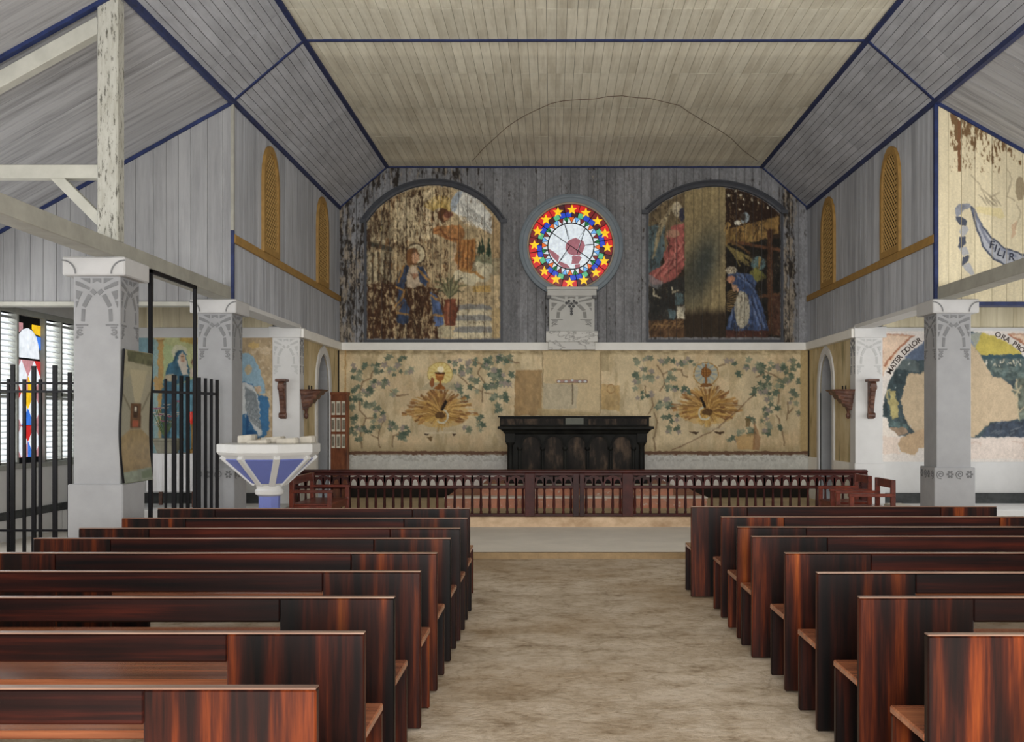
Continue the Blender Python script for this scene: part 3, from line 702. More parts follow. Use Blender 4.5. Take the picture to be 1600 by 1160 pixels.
def paint_right_aisle():
    cv = Canvas(1376, 1656, 513, 735, 1.0, (222, 214, 206))
    X, Y = cv.X, cv.Y
    cv.c *= (0.95 + 0.08 * fbm(X / 14, Y / 14, 2, 4))[..., None]
    cv.frame(1370, 500, 3.865)
    pe = (226, 196, 168)
    cv.poly([(34, 88), (226, 96), (160, 160), (100, 240), (60, 300), (36, 350)], pe, 0.9, 0.08); cv.line([(36, 86), (226, 96)], 7, (188, 134, 104), 0.8); cv.line([(34, 86), (36, 350)], 6, (200, 150, 122), 0.8); cv.line([(214, 100), (140, 165), (90, 225), (52, 275)], 9, (160, 92, 62), 0.85)
    cv.poly([(800, 86), (1060, 84), (1060, 350), (960, 200), (880, 130)], pe, 0.9, 0.08); cv.line([(800, 88), (880, 130), (960, 200), (1040, 300)], 8, (168, 100, 70), 0.85); cv.line([(800, 86), (1060, 84)], 6, (190, 140, 110), 0.8)
    cx, cy, R = 540, 565, 498
    arc = [(cx + R * math.cos(math.radians(a)), cy - R * math.sin(math.radians(a))) for a in range(0, 181, 4)]
    m = cv.poly([(cx + R, 708)] + arc + [(40, 588), (70, 600), (80, 650), (130, 700), (200, 708)], (66, 80, 84), 1, 0.3, 3)
    def inside(pts, c, a=1.0, sh=0.0, seed=2):
        k = cv.c.copy(); cv.poly(pts, c, a, sh, seed); cv.c = cv.c * m[..., None] + k * (1 - m[..., None])
    inside([(130, 250), (260, 60), (560, 60), (600, 200), (400, 240), (250, 240)], (98, 112, 138), 0.9, 0.2)
    inside([(70, 330), (120, 240), (200, 230), (262, 260), (262, 320), (200, 310)], (96, 106, 106), 0.8, 0.3)
    inside([(45, 420), (100, 290), (170, 300), (230, 320), (170, 400), (120, 560), (45, 590)], (58, 72, 76), 0.9, 0.4, 9)
    inside([(560, 90), (620, 70), (700, 60), (820, 110), (1060, 250), (1060, 225), (640, 222), (600, 170)], (196, 178, 84), 1, 0.1, 6)
    inside([(560, 90), (600, 60), (640, 80), (600, 170), (640, 225), (560, 160)], (150, 160, 168), 0.8)
    inside([(640, 215), (760, 208), (900, 205), (1060, 210), (1060, 380), (860, 360), (720, 345), (660, 300)], (84, 100, 98), 1, 0.4, 11)
    inside([(640, 222), (700, 210), (760, 218), (840, 206), (1060, 215), (1060, 232), (640, 236)], (58, 84, 92), 1)
    r2 = random.Random(8)
    for i in range(46):
        x = r2.uniform(660, 1030); y = r2.uniform(234, 268) + (x - 660) * 0.02; w = r2.uniform(4, 12)
        inside([(x, y), (x + w, y), (x + w, y + r2.uniform(8, 20)), (x, y + 12)], r2.choice([(206, 198, 170), (170, 168, 150), (96, 104, 104), (220, 214, 196)]))
    for i in range(40):
        x = r2.uniform(680, 1040); y = r2.uniform(280, 370); cv.line([(x, y), (x + 40, y + r2.uniform(-6, 10))], 5, r2.choice([(130, 142, 132), (48, 62, 64), (104, 116, 104)]), 0.6)
    # bare plaster repairs
    bare = (196, 174, 142)
    inside([(190, 320), (262, 330), (545, 120), (600, 170), (660, 260), (690, 320), (705, 350), (760, 348), (820, 400), (835, 450), (862, 480), (866, 600), (780, 615), (690, 620), (650, 655), (600, 700), (540, 715), (262, 715), (200, 640), (160, 560), (150, 480)], bare, 1, 0.07, 21)
    cv.poly([(545, 130), (600, 170), (660, 260), (700, 345), (760, 348), (835, 440), (866, 500), (862, 600), (690, 620), (600, 705), (545, 708)], bare, 1, 0.06, 23)
    cv.poly([(205, 690), (300, 650), (300, 780), (255, 780), (235, 815), (205, 820), (155, 800), (130, 750), (150, 715)], (188, 160, 126), 1, 0.07)
    inside([(640, 705), (680, 640), (720, 620), (862, 612), (1060, 600), (1060, 712)], (64, 74, 88), 1, 0.35, 19)
    inside([(820, 430), (860, 350), (1060, 380), (1060, 610), (866, 600), (862, 480)], (104, 112, 100), 1, 0.5, 15)
    for pl in ([(850, 360), (862, 600)], [(830, 420), (870, 440)], [(840, 470), (880, 400)], [(862, 560), (905, 520)]): cv.line(pl, 8, (186, 172, 140), 0.9)
    for i in range(16):
        x = r2.uniform(690, 1030); y = r2.uniform(625, 700); cv.line([(x, y), (x + 36, y - 18)], 4, (112, 120, 126), 0.7)
    # jug
    cv.poly([(82, 480), (88, 460), (80, 430), (118, 430), (112, 460), (136, 500), (130, 590), (100, 604), (84, 570)], (176, 164, 108), 1, 0.2); cv.line([(80, 500), (66, 470), (68, 430), (84, 424)], 9, (170, 160, 116))
    inside([(75, 600), (150, 620), (200, 640), (190, 660), (80, 640)], (84, 104, 104), 1, 0.4); inside([(80, 650), (180, 650), (190, 690), (130, 700)], (150, 128, 106), 1, 0.3)
    for x, y in ((95, 310), (200, 262), (115, 408), (140, 330), (75, 385), (210, 640)): cv.ell(x, y, 5, 5, (190, 196, 192))
    cv.poly([(35, 590), (70, 600), (80, 650), (140, 705), (35, 705)], (226, 216, 204), 0.9)
    # lower band
    cv.poly([(540, 712), (1080, 712), (1080, 840), (540, 840)], (220, 204, 192), 0.8, 0.05); cv.poly([(40, 700), (150, 715), (130, 760), (150, 810), (40, 812)], (222, 202, 186), 0.8)
    for x in (560, 820): cv.line([(x, 740), (x + 70, 742), (x + 70, 770)], 3, (196, 168, 152), 0.7)
    return cv

def paint_left_aisle():
    cv = Canvas(150, 428, 523, 735, 1.0, (196, 172, 118))
    X, Y = cv.X, cv.Y
    cv.c *= (0.86 + 0.26 * fbm(X / 12, Y / 12, 2, 4))[..., None]
    cv.blend(np.clip((fbm(X / 9, Y / 9, 12, 4) - 0.55) / 0.06, 0, 1), (206, 192, 164), 0.6)
    cv.frame(230, 500, 6.105)
    cv.poly([(-400, 160), (60, 160), (60, 1500), (-400, 1500)], (124, 166, 184), 0.9, 0.1)
    cv.poly([(60, 160), (92, 190), (92, 1500), (60, 1500)], (150, 184, 186), 0.9)
    cv.poly([(140, 160), (460, 160), (700, 160), (700, 1500), (140, 1500)], (196, 200, 142), 1, 0.12)
    cv.poly([(140, 220), (260, 260), (260, 480), (140, 500)], (168, 190, 138), 0.6)
    cv.poly([(300, 160), (480, 160), (480, 230), (390, 220), (300, 200)], (196, 158, 76), 0.8, 0.2)
    cv.poly([(92, 190), (145, 190), (140, 880), (98, 880)], (196, 158, 96), 1, 0.1); cv.line([(70, 172), (160, 172)], 14, (206, 176, 116)); cv.line([(82, 190), (155, 190)], 7, (160, 118, 66)); cv.poly([(60, 540), (100, 540), (100, 690), (60, 690)], (196, 160, 104))
    # robed figure with child
    cv.ell(302, 310, 76, 72, (214, 212, 180))
    cv.poly([(250, 400), (255, 330), (290, 285), (330, 285), (365, 320), (380, 400), (400, 480), (390, 560), (250, 640), (240, 1400), (120, 1400), (130, 680), (165, 520), (200, 420)], (66, 108, 130), 1, 0.22)
    cv.poly([(250, 640), (470, 540), (480, 1400), (180, 1400)], (104, 152, 172), 1, 0.2, 6)
    cv.poly([(285, 410), (295, 330), (330, 305), (362, 340), (368, 410), (380, 520), (330, 520)], (216, 206, 190), 1, 0.08); cv.ell(332, 362, 28, 42, (208, 170, 138)); cv.line([(320, 350), (345, 352)], 5, (110, 84, 70)); cv.line([(322, 392), (342, 394)], 4, (160, 96, 84))
    cv.line([(250, 400), (262, 330), (300, 290)], 12, (46, 78, 98)); cv.ell(434, 410, 24, 28, (120, 88, 66)); cv.ell(438, 418, 18, 22, (212, 172, 142)); cv.poly([(400, 470), (450, 440), (470, 540), (400, 540)], (214, 200, 178))
    cv.ell(220, 550, 60, 34, (204, 184, 150), 0.9)
    # right of the pillar: blue field with a wing
    ax = 930
    cv.poly([(700, 150), (1195, 150), (1195, 1500), (700, 1500)], (178, 156, 122), 1, 0.16, 8)
    pm = cv.pmask(cv.T([(930, 180), (1195, 160), (1195, 1140), (930, 1140)])).astype(float)
    cv.blend(pm * np.clip((fbm(X / 5, Y / 6, 44, 4) - 0.6) / 0.04, 0, 1), (208, 188, 156), 0.8)
    cv.poly([(700, 330), (960, 320), (1010, 350), (1050, 430), (1080, 520), (1110, 600), (1125, 700), (1080, 720), (1040, 640), (930, 600), (700, 600)], (140, 172, 190), 1, 0.12)
    cv.poly([(700, 600), (930, 590), (1000, 620), (1060, 720), (1150, 740), (1160, 900), (1150, 1040), (1110, 1120), (940, 1140), (700, 1140)], (58, 108, 152), 1, 0.1)
    cv.ell(960, 480, 34, 50, (190, 168, 128), 0.9); cv.ell(1060, 660, 20, 28, (204, 170, 140), 0.9); cv.ell(1010, 245, 55, 26, (212, 178, 110), 0.8)
    cv.poly([(880, 600), (935, 598), (1000, 630), (1045, 690), (1065, 800), (1085, 1100), (1060, 1110), (1000, 1020), (978, 980), (950, 1050), (930, 900), (880, 900)], (196, 200, 200), 1, 0.06)
    for i in range(7): cv.line([(930 + i * 6, 720 + i * 40), (1000 + i * 11, 700 + i * 55), (1050 + i * 5, 780 + i * 44)], 5, (110, 120, 126), 0.6)
    for i in range(9): cv.line([(935 + i * 12, 640 + i * 8), (938 + i * 15, 800 + i * 12), (945 + i * 17, 930 + i * 14)], 7, (104, 114, 120), 0.8)
    cv.poly([(940, 890), (975, 980), (950, 1060), (1010, 1060), (1060, 1130), (930, 1135)], (40, 84, 132), 1)
    return cv

def paint_banner_boards():
    cv = Canvas(1462, 1600, 150, 474, 1.0, (218, 206, 172))
    X, Y = cv.X, cv.Y
    cv.c *= (0.93 + 0.12 * fbm(X / 4, Y / 40, 2, 4))[..., None]
    cv.frame(1440, 140, 3.225)
    m = cv.pmask(cv.T([(145, 120), (182, 120), (182, 415), (145, 415)])).astype(float) + cv.pmask(cv.T([(196, 130), (330, 130), (420, 420), (196, 415)])).astype(float) + cv.pmask(cv.T([(330, 150), (520, 150), (520, 400), (420, 330), (330, 300)])).astype(float)
    yy = (Y - 140) * 3.225
    k = 0.6 * fbm(X / 1.8, Y / 9, 5, 4) + 0.4 * fbm(X / 8, Y / 16, 9, 3) + np.clip((300 - yy) / 1200, -0.06, 0.12)
    cv.blend(np.clip((k - 0.52) / 0.03, 0, 1) * np.clip(m, 0, 1), (112, 84, 54), 0.95)
    cv.poly([(182, 150), (197, 160), (197, 415), (182, 415)], (122, 84, 56))
    # faded figure
    for pl in ([(250, 430), (290, 480), (330, 560), (380, 590)], [(430, 400), (455, 450), (430, 540), (470, 560)], [(300, 500), (350, 540), (390, 520)], [(480, 580), (500, 620), (470, 700)]): cv.line(pl, 5, (168, 156, 130), 0.7)
    for i in range(10): cv.line([(290 + i * 8, 530 + (i % 3) * 8), (320 + i * 9, 575 + (i % 2) * 10)], 3, (150, 140, 118), 0.6)
    cv.poly([(270, 590), (400, 600), (420, 640), (400, 650), (280, 620)], (216, 200, 140), 0.6); cv.poly([(455, 680), (480, 660), (470, 740), (450, 750)], (190, 150, 120), 0.6); cv.ell(495, 500, 24, 60, (132, 116, 90), 0.7)
    # ribbon
    dk = (76, 82, 98); lt = (170, 172, 176)
    cv.poly([(170, 600), (190, 575), (240, 575), (250, 595), (215, 605), (185, 640), (172, 660)], (128, 132, 142), 1, 0.2)
    cv.poly([(170, 640), (200, 640), (232, 660), (225, 690), (190, 680)], dk); cv.poly([(200, 690), (225, 690), (240, 710), (222, 730), (200, 740), (188, 720)], lt); cv.poly([(190, 745), (222, 735), (225, 770), (195, 810), (185, 790)], dk)
    cv.poly([(190, 800), (220, 790), (240, 830), (205, 840)], lt); cv.poly([(205, 845), (240, 835), (238, 865), (205, 890)], dk); cv.poly([(205, 890), (240, 870), (265, 930), (250, 940), (225, 915)], lt)
    cv.poly([(248, 590), (262, 600), (300, 680), (350, 745), (420, 800), (520, 835), (520, 890), (430, 890), (360, 850), (310, 790), (275, 700)], (164, 168, 178), 1, 0.1)
    cv.line([(250, 592), (275, 690), (310, 790), (360, 850), (430, 890), (520, 892)], 7, dk); cv.line([(256, 594), (300, 680), (350, 745), (420, 800), (520, 835)], 6, dk); cv.line([(262, 605), (320, 740), (360, 800)], 12, (110, 116, 134), 0.8)
    cv.line([(400, 800), (470, 840)], 14, (120, 128, 150), 0.7)
    return cv
# ------------------------------------------------------------------ floors
M_floor, nt, b = newmat('worn_stone_floor')
v = coords(nt, (1, 1, 1))
va = coords(nt, (1.0, 1.15, 1))
n1 = noise(nt, va, 2.6, 9, 0.72); n2 = noise(nt, v, 0.55, 3, 0.5); n3 = noise(nt, coords(nt, (6, 7, 1)), 2.4, 8, 0.72)
c = ramp(nt, [(0.30, lin((128, 108, 84))), (0.44, lin((184, 167, 145))), (0.58, lin((206, 191, 172))), (0.8, lin((214, 203, 188)))], n1)
c = mix(nt, c, lin((150, 122, 84)), ramp(nt, [(0.46, (0, 0, 0)), (0.66, (0.55,) * 3)], n2))
vo = N(nt, 'ShaderNodeTexVoronoi', feature='DISTANCE_TO_EDGE'); vo.inputs['Scale'].default_value = 2.6; vo.inputs['Randomness'].default_value = 1.0
wv = N(nt, 'ShaderNodeVectorMath', operation='ADD'); sc_ = N(nt, 'ShaderNodeVectorMath', operation='SCALE'); sc_.inputs[3].default_value = 0.35
nn = N(nt, 'ShaderNodeTexNoise'); nn.inputs['Scale'].default_value = 3.0; nt.links.new(v, nn.inputs['Vector'])
nt.links.new(nn.outputs[1], sc_.inputs[0]); nt.links.new(v, wv.inputs[0]); nt.links.new(sc_.outputs[0], wv.inputs[1]); nt.links.new(wv.outputs[0], vo.inputs['Vector'])
c = mix(nt, c, ramp(nt, [(0.0, (0.72, 0.69, 0.64)), (0.05, (1, 1, 1))], vo.outputs[0]), 0.55, 'MULTIPLY')
c = mix(nt, c, ramp(nt, [(0.32, (0.66, 0.62, 0.56)), (0.5, (1, 1, 1))], n3), 0.8, 'MULTIPLY')
nt.links.new(c, b.inputs['Base Color']); b.inputs['Roughness'].default_value = 0.8; b.inputs['Specular IOR Level'].default_value = 0.25
bump(nt, b, n3, 0.7, 0.03)
M_plat = plain('smooth_cement', (230, 224, 214), 0.6, var=0.08, scale=1.5)
M_step = planks('worn_step_stone', (214, 188, 158), (156, 126, 94), (2, 2, 3), 0.8, objvar=0.05)
M_nosing = plain('ochre_step_edge', (146, 122, 88), 0.7, var=0.2, scale=8)
M_brickish = planks('terracotta_step', (206, 142, 116), (166, 130, 112), (3, 3, 5), 0.8, objvar=0.1, peel=(210, 196, 182), peel_amt=0.60)
M_ochfloor = plain('ochre_cement', (200, 182, 148), 0.7, var=0.12, scale=2)

# nave floor with gentle unevenness
nx, ny = 130, 150
gx, gy = np.meshgrid(np.linspace(XA, XB, nx), np.linspace(-3, 12.95, ny))
gz = (fbm(gx * 2.2 + 40, gy * 2.2 + 40, 5, 4) - 0.5) * 0.022 - 0.011
me = bpy.data.meshes.new('floor')
idx = np.arange(nx * ny).reshape(ny, nx)
q = np.stack([idx[:-1, :-1], idx[:-1, 1:], idx[1:, 1:], idx[1:, :-1]], -1).reshape(-1, 4)
me.from_pydata(np.stack([gx, gy, gz], -1).reshape(-1, 3).tolist(), [], q.tolist())
for p_ in me.polygons: p_.use_smooth = True
me.materials.append(M_floor)
struct(link('floor', me), 'worn pale stone nave floor running up the aisle between the pews', 'floor')
fl = MB().box(XA, XB, 12.9, 16.2, -0.3, 0.062).build('floor_platform', M_plat)
struct(fl, 'smooth pale cement platform below the altar rail', 'floor')
MB().box(XA, XB, 12.87, 12.96, -0.3, 0.064).build('step_nosing', M_nosing, fl, 0.006)
sf = MB().box(XL - 0.05, XR + 0.05, 16.1, YB, -0.3, 0.22).build('floor_sanctuary', M_ochfloor)
struct(sf, 'ochre sanctuary floor behind the altar rail', 'floor')
MB().box(XL, XR, 16.0, 16.22, 0.0, 0.215).build('sanctuary_step', M_step, sf, 0.012)
st1 = MB().box(XX(695, 17.6), XX(1105, 17.6), 17.6, YB - 0.01, 0.2, 0.40).build('altar_step', M_brickish, sf, 0.012)
MB().box(XX(695, 17.6) - 0.01, XX(1105, 17.6) + 0.01, 17.58, 18.0, 0.385, 0.405).build('step_edge', M_plat, sf, 0.004); MB().box(XX(750, 18.0) - 0.01, XX(1052, 18.0) + 0.01, 17.98, 18.5, 0.565, 0.582).build('step_edge', M_plat, sf, 0.004)
st2 = MB().box(XX(750, 18.0), XX(1052, 18.0), 18.0, YB - 0.01, 0.3, 0.58).build('altar_step', M_brickish, sf, 0.012)
for sx0, sx1, nm in ((XA, XL - 0.02, 'left'), (XR + 0.02, XB, 'right')):
    o = MB().box(sx0, sx1, 15.66, 17.0, -0.3, 0.36).build('floor_chapel_' + nm, M_white, None, 0.01)
    struct(o, 'pale raised platform along the %s chapel end wall' % nm, 'floor')

# ------------------------------------------------------------------ east wall
M_pu = painted('mural_boards_paint', 1.9)
M_pl = painted('reredos_paint', 1.6)
wall_back = struct(MB().box(XL - 0.3, XR + 0.3, YB + 0.03, YB + 0.25, -0.3, ZT + 0.3).build('wall_back', M_dark), 'end wall with painted boards above and vine mural below', 'wall')
cvU = paint_upper()
def ztop(X):
    if X < CL: return ZE + (ZT - ZE) * (X - XL) / (CL - XL)
    if X > CR: return ZE + (ZT - ZE) * (XR - X) / (XR - CR)
    return ZT
rp = random.Random(3)
xb = [XL]
while xb[-1] < XR - 0.2: xb.append(xb[-1] + rp.uniform(0.15, 0.185))
xb[-1] = XR
if xb[-1] - xb[-2] > 0.26: xb.insert(-1, (xb[-1] + xb[-2]) / 2)
for a, e in zip(xb[:-1], xb[1:]):
    n = max(2, int((e - a) * 80) + 1)
    xs = np.linspace(a + 0.003, e - 0.003, n); t = np.linspace(0, 1, 276)
    zt = np.array([ztop(x) for x in xs]) + 0.005
    Xg, tg = np.meshgrid(xs, t)
    Zg = zt[None, :] * (1 - tg) + 3.2 * tg
    px = VX + Xg * 80; py = VY - (Zg - HC) * 80
    off = rp.uniform(-0.004, 0.004)
    painted_sheet('plank', Xg, np.full_like(Xg, YB + off), Zg, cvU.hand(px, py) * rp.uniform(0.92, 1.06), M_pu, wall_back, (0, 0.03, 0))
cvL = paint_lower()
Xg, Zg = np.meshgrid(np.linspace(XL, XR, 720), np.linspace(3.12, 0.745, 191))
painted_sheet('plaster_mural', Xg, np.full_like(Xg, YB), Zg, cvL.hand(VX + Xg * 80, VY - (Zg - HC) * 80, 1.4, 0.85, False, 0.12), M_pl, wall_back)
MB().box(XL, XR, YB - 0.005, YB + 0.05, 0.22, 0.75).build('dado', M_white_lit, wall_back)
MB().box(XL, XR, YB - 0.03, YB, 0.2, 0.41).build('base_course', M_dark, wall_back)
# mouldings over and around the two painted fields
M_mould = plain('slate_moulding', (66, 69, 76), 0.55, var=0.15)
def hood(x0, x1, ys, yt, yb):
    cx = (x0 + x1) / 2; hw = (x1 - x0) / 2; h = ys - yt; R = (hw * hw + h * h) / (2 * h); a0 = math.asin(hw / R)
    W = lambda r, a, d: P(cx + r * math.sin(a), yt + R - r * math.cos(a), 20.0) + Vector((0, d, 0))
    mb = MB(); n = 28
    prof = [(-1, 0.0), (0, -0.035), (2.5, -0.05), (5, -0.045), (7, -0.07), (9, -0.065), (9, 0.0)]
    vs = []; fs = []
    for i in range(n + 1):
        a = -a0 + 2 * a0 * i / n
        for r, d in prof: vs.append(W(R + r, a, d))
    m = len(prof)
    for i in range(n):
        for k in range(m - 1): fs.append((i*m+k, i*m+k+1, (i+1)*m+k+1, (i+1)*m+k))
    mb.add(vs, fs)
    for x, s in ((x0, -1), (x1, 1)):
        X0, X1 = sorted((XX(x, 20), XX(x + 7 * s, 20)))
        mb.box(X0 - (0.04 if s < 0 else 0), X1 + (0.04 if s > 0 else 0), YB - 0.075, YB, ZZ(ys + 2, 20), ZZ(ys - 4, 20))
    o = mb.build('hood_mould', M_mould, wall_back)
    fr = MB()
    for x, s in ((x0, -1), (x1, 1)):
        X0, X1 = sorted((XX(x, 20), XX(x + 3.5 * s, 20))); fr.box(X0, X1, YB - 0.03, YB, 3.23, ZZ(ys, 20))
    fr.box(XX(x0, 20), XX(x1, 20), YB - 0.02, YB, 3.235, ZZ(yb, 20))
    fr.build('mural_frame', M_mould, wall_back)
hood(573, 782, 347, 289, 531); hood(1013, 1220, 333, 291, 531)
# ledge with the break at the pedestal
lg = struct(MB().box(XL, XR, YB - 0.10, YB, 3.09, 3.24).build('trim_ledge', M_white_lit, None, 0.008), 'white ledge across the end wall below the boards', 'ledge')
for s in (0, 1):
    x0, x1 = (XL - 0.1, XL + 0.07) if s == 0 else (XR - 0.07, XR + 0.1)
    MB().box(x0, x1, YC - 0.02, YB, 3.09, 3.24).build('ledge', M_white_lit, lg, 0.008)

# ------------------------------------------------------------------ chancel side walls and aisle end walls
def side(s):
    nm = 'left' if s < 0 else 'right'
    X0 = XL if s < 0 else XR           # inner plane
    o_ = s                              # outward direction
    XO = XA if s < 0 else XB
    bx = lambda a, e: (min(X0 + o_ * a, X0 + o_ * e), max(X0 + o_ * a, X0 + o_ * e))
    # upper boarded wall
    w = struct(MB().box(*bx(0.02, 0.25), Y1 + 0.05, YB + 0.1, 3.28, 6.1).build('wall_chancel_' + nm, M_dark), 'grey boarded upper wall of the chancel on the %s' % nm, 'wall')
    y = Y1 + 0.02; r = random.Random(20 + s)
    while y < YB - 0.05:
        e = min(y + r.uniform(0.19, 0.27), YB)
        if YB - e < 0.1: e = YB
        MB().box(*bx(-0.004 - r.uniform(0, 0.003), 0.02), y + 0.003, e - 0.003, 3.26, ZE).build('plank', M_gray, w)
        y = e
    MB().box(*bx(-0.035, 0.0), Y1 + 0.02, YB - 0.02, 4.04, 4.155).build('sill_rail', M_ochre, w, 0.006)
    MB().box(*bx(-0.02, 0.26), Y1 + 0.3, YC, 3.24, 3.30).build('soffit_board', M_white, w)
    # lower plaster wall with pointed doorway
    d0, d1 = (18.2, 19.2) if s < 0 else (18.3, 19.2)
    dc = (d0 + d1) / 2; hw = (d1 - d0) / 2
    pts = [(YC + 0.2, 0.2), (d0, 0.2), (d0, 2.25)]
    for k in range(1, 8): pts.append((dc - hw * math.cos(k / 8 * math.pi / 2) ** 1.0, 2.25 + 0.68 * math.sin(k / 8 * math.pi / 2) ** 0.9))
    pts.append((dc, 2.95))
    for k in range(7, 0, -1): pts.append((dc + hw * math.cos(k / 8 * math.pi / 2), 2.25 + 0.68 * math.sin(k / 8 * math.pi / 2) ** 0.9))
    arch_pts = pts[1:]
    pts += [(d1, 2.25), (d1, 0.2), (YB, 0.2), (YB, 3.12), (YC + 0.2, 3.12)]
    arch_pts = arch_pts + [(d1, 2.25), (d1, 0.2)]
    lw = struct(MB().prism(pts, lambda u, v, d: (X0 + o_ * d, u, v), 0.03, 0.36).build('wall_sanctuary_' + nm, M_side), 'stained ochre plaster wall beside the altar on the %s' % nm, 'wall')
    sur = []
    for (u, v_) in arch_pts:
        k = 1.0
        sur.append((dc + (u - dc) * 1.27, 2.25 + (v_ - 2.25) * 1.2 if v_ > 2.25 else v_))
    ring = MB(); n = len(arch_pts)
    vs = [(X0 + o_ * 0.0, u, v_) for u, v_ in arch_pts] + [(X0, u, v_) for u, v_ in sur] + [(X0 + o_ * 0.05, u, v_) for u, v_ in arch_pts] + [(X0 + o_ * 0.05, u, v_) for u, v_ in sur]
    fs = []
    for i in range(n - 1):
        fs += [(i, i + 1, n + i + 1, n + i), (n + i, n + i + 1, 3 * n + i + 1, 3 * n + i), (i, i + 1, 2 * n + i + 1, 2 * n + i)]
    ring.add(vs, fs).build('door_surround', M_white, lw)
    # reveal lining in the same white
    lin_ = MB(); vs = [(X0 + o_ * 0.05, u, v_) for u, v_ in arch_pts] + [(X0 + o_ * 0.355, u, v_) for u, v_ in arch_pts]
    vs = [(p[0], dc + (p[1] - dc) * 0.995, p[2]) for p in vs]
    lin_.add(vs, [(i, i + 1, n + i + 1, n + i) for i in range(n - 1)]).build('door_reveal', M_pillar, lw)
    MB().box(*bx(0.0, 0.05), YC + 0.2, d0 - hw * 0.27, 0.2, 1.02).build('dado', M_white_lit, lw, 0.004)
    MB().box(*bx(0.0, 0.05), d1 + hw * 0.27, YB, 0.2, 1.02).build('dado', M_white_lit, lw, 0.004)
    dl = MB().box(*bx(0.37, 0.42), d0 - 0.05, d1 + 0.05, 0.2, 3.0).build('door_%d' % (1 if s < 0 else 2), M_dark_beyond)  # added dark sheet for the unlit space behind the doorway
    struct(dl, 'near-black sheet painted as the darkness beyond the pointed doorway of the %s sanctuary wall' % nm, 'door')
    MB().box(*bx(0.355, 0.37), dc - 0.03, dc + 0.03, 0.22, 2.9).build('door_stile', M_dark_beyond, dl)
    # aisle end wall of boards facing the nave
    zt = lambda X: ZE - SL * abs(X - X0)
    xe, xi = (XA, XL) if s < 0 else (XR, XB)
    poly = [(xe, 3.27), (xi, 3.27), (xi, zt(xi)), (xe, zt(xe))]
    ew = struct(MB().prism(poly, lambda u, v, d: (u, Y1 + d, v), 0.03, 0.16).build('wall_aisle_end_' + nm, M_dark), ('light grey boarded wall closing the left aisle above the chapel' if s < 0 else 'cream boarded wall closing the right aisle with a faded ribbon painting'), 'wall')
    x = xe; r = random.Random(31 + s); xs = [xe]
    while xs[-1] < xi - 0.25: xs.append(xs[-1] + r.uniform(0.15, 0.23))
    xs.append(xi)
    for a, e in zip(xs[:-1], xs[1:]):
        if s > 0 and a < XX(1600, Y1):
            n2 = max(2, int((e - a) * 130)); xg = np.linspace(a + 0.003, e - 0.003, n2); t = np.linspace(0, 1, 330)
            Xq, tq = np.meshgrid(xg, t); Zq = (ZE - SL * np.abs(Xq - X0)) * (1 - tq) + 3.27 * tq
            k = F / Y1
            painted_sheet('plank', Xq, np.full_like(Xq, Y1 + r.uniform(-0.004, 0.002)), Zq, cvR.hand(VX + Xq * k, VY - (Zq - HC) * k, 1.5, 0.9, False, 0.08) * r.uniform(0.97, 1.02), M_pr, ew, (0, 0.03, 0))
        else:
            pp = [(a + 0.003, 3.27), (e - 0.003, 3.27), (e - 0.003, zt(e)), (a + 0.003, zt(a))]
            MB().prism(pp, lambda u, v, d: (u, Y1 + d, v), r.uniform(-0.004, 0.003), 0.03).build('plank', M_lgray if s < 0 else M_cream, ew)
    MB().box(xe, xi - (0.0), Y1 - 0.02, Y1 + 0.2, 3.22, 3.27).build('soffit_board', M_timber if s < 0 else M_blue, ew)
    # chapel end wall: plaster with mural, white band, boards above
    xe2, xi2 = (XA, XL - 0.45) if s < 0 else (XR + 0.45, XB)
    cw = struct(MB().box(xe2, xi2, YC + 0.04, YC + 0.3, 0.2, 5.0).build('wall_chapel_' + nm, M_white), 'plaster end wall of the %s chapel with a large peeling mural' % nm, 'wall')
    k = F / YC
    cva = cvLA if s < 0 else cvRA
    z0, z1 = ZZ(523 if s < 0 else 513, YC), ZZ(735 if s < 0 else 722, YC)
    ncol = int((xi2 - xe2) * k) + 1; nrow = int((z0 - z1) * k) + 1
    Xq, Zq = np.meshgrid(np.linspace(xe2, xi2, ncol), np.linspace(z0, z1, nrow))
    painted_sheet('plaster_mural', Xq, np.full_like(Xq, YC + 0.035), Zq, cva.hand(VX + Xq * k, VY - (Zq - HC) * k, 2.4, 0.9, True, 0.1), M_pa, cw)
    MB().box(xe2, xi2, YC - 0.0, YC + 0.05, 3.09 if s < 0 else 3.20, 3.26).build('ledge', M_white, cw, 0.006)
    MB().box(xe2, xi2, YC + 0.0, YC + 0.05, 0.36, 0.53).build('base_course', M_dark2, cw)
    x = xe2
    while x < xi2 - 0.02:
        e = min(x + 0.27, xi2); MB().box(x + 0.002, e - 0.002, YC + 0.02, YC + 0.045, 3.24, 4.6).build('plank', M_cream, cw); x = e
    # pilaster at the end of the chancel wall
    px = bx(0.0, 0.45)
    pil = struct(MB().box(*px, YC, YC + 0.3, 0.2, 3.24).build('pilaster_' + nm, M_white, None, 0.005), 'white plaster pilaster with stencilled arch at the corner of the %s chapel' % nm, 'pilaster')
    MB().box(*bx(-0.03, 0.5), YC - 0.05, YC + 0.3, 3.09, 3.27).build('capital', M_white, pil, 0.008)
    MB().box(*bx(-0.02, 0.48), YC - 0.03, YC + 0.3, 0.2, 1.02).build('plinth', M_white, pil, 0.008)
    stencil(pil, (sum(px) / 2, YC - 0.002, 3.08), (1, 0, 0), (0, -1, 0), 0.43, M_stencil_l)
    stencil(pil, (X0 - o_ * 0.002, YC + 0.14, 3.08), (0, -o_, 0), (-o_, 0, 0), 0.26, M_stencil)

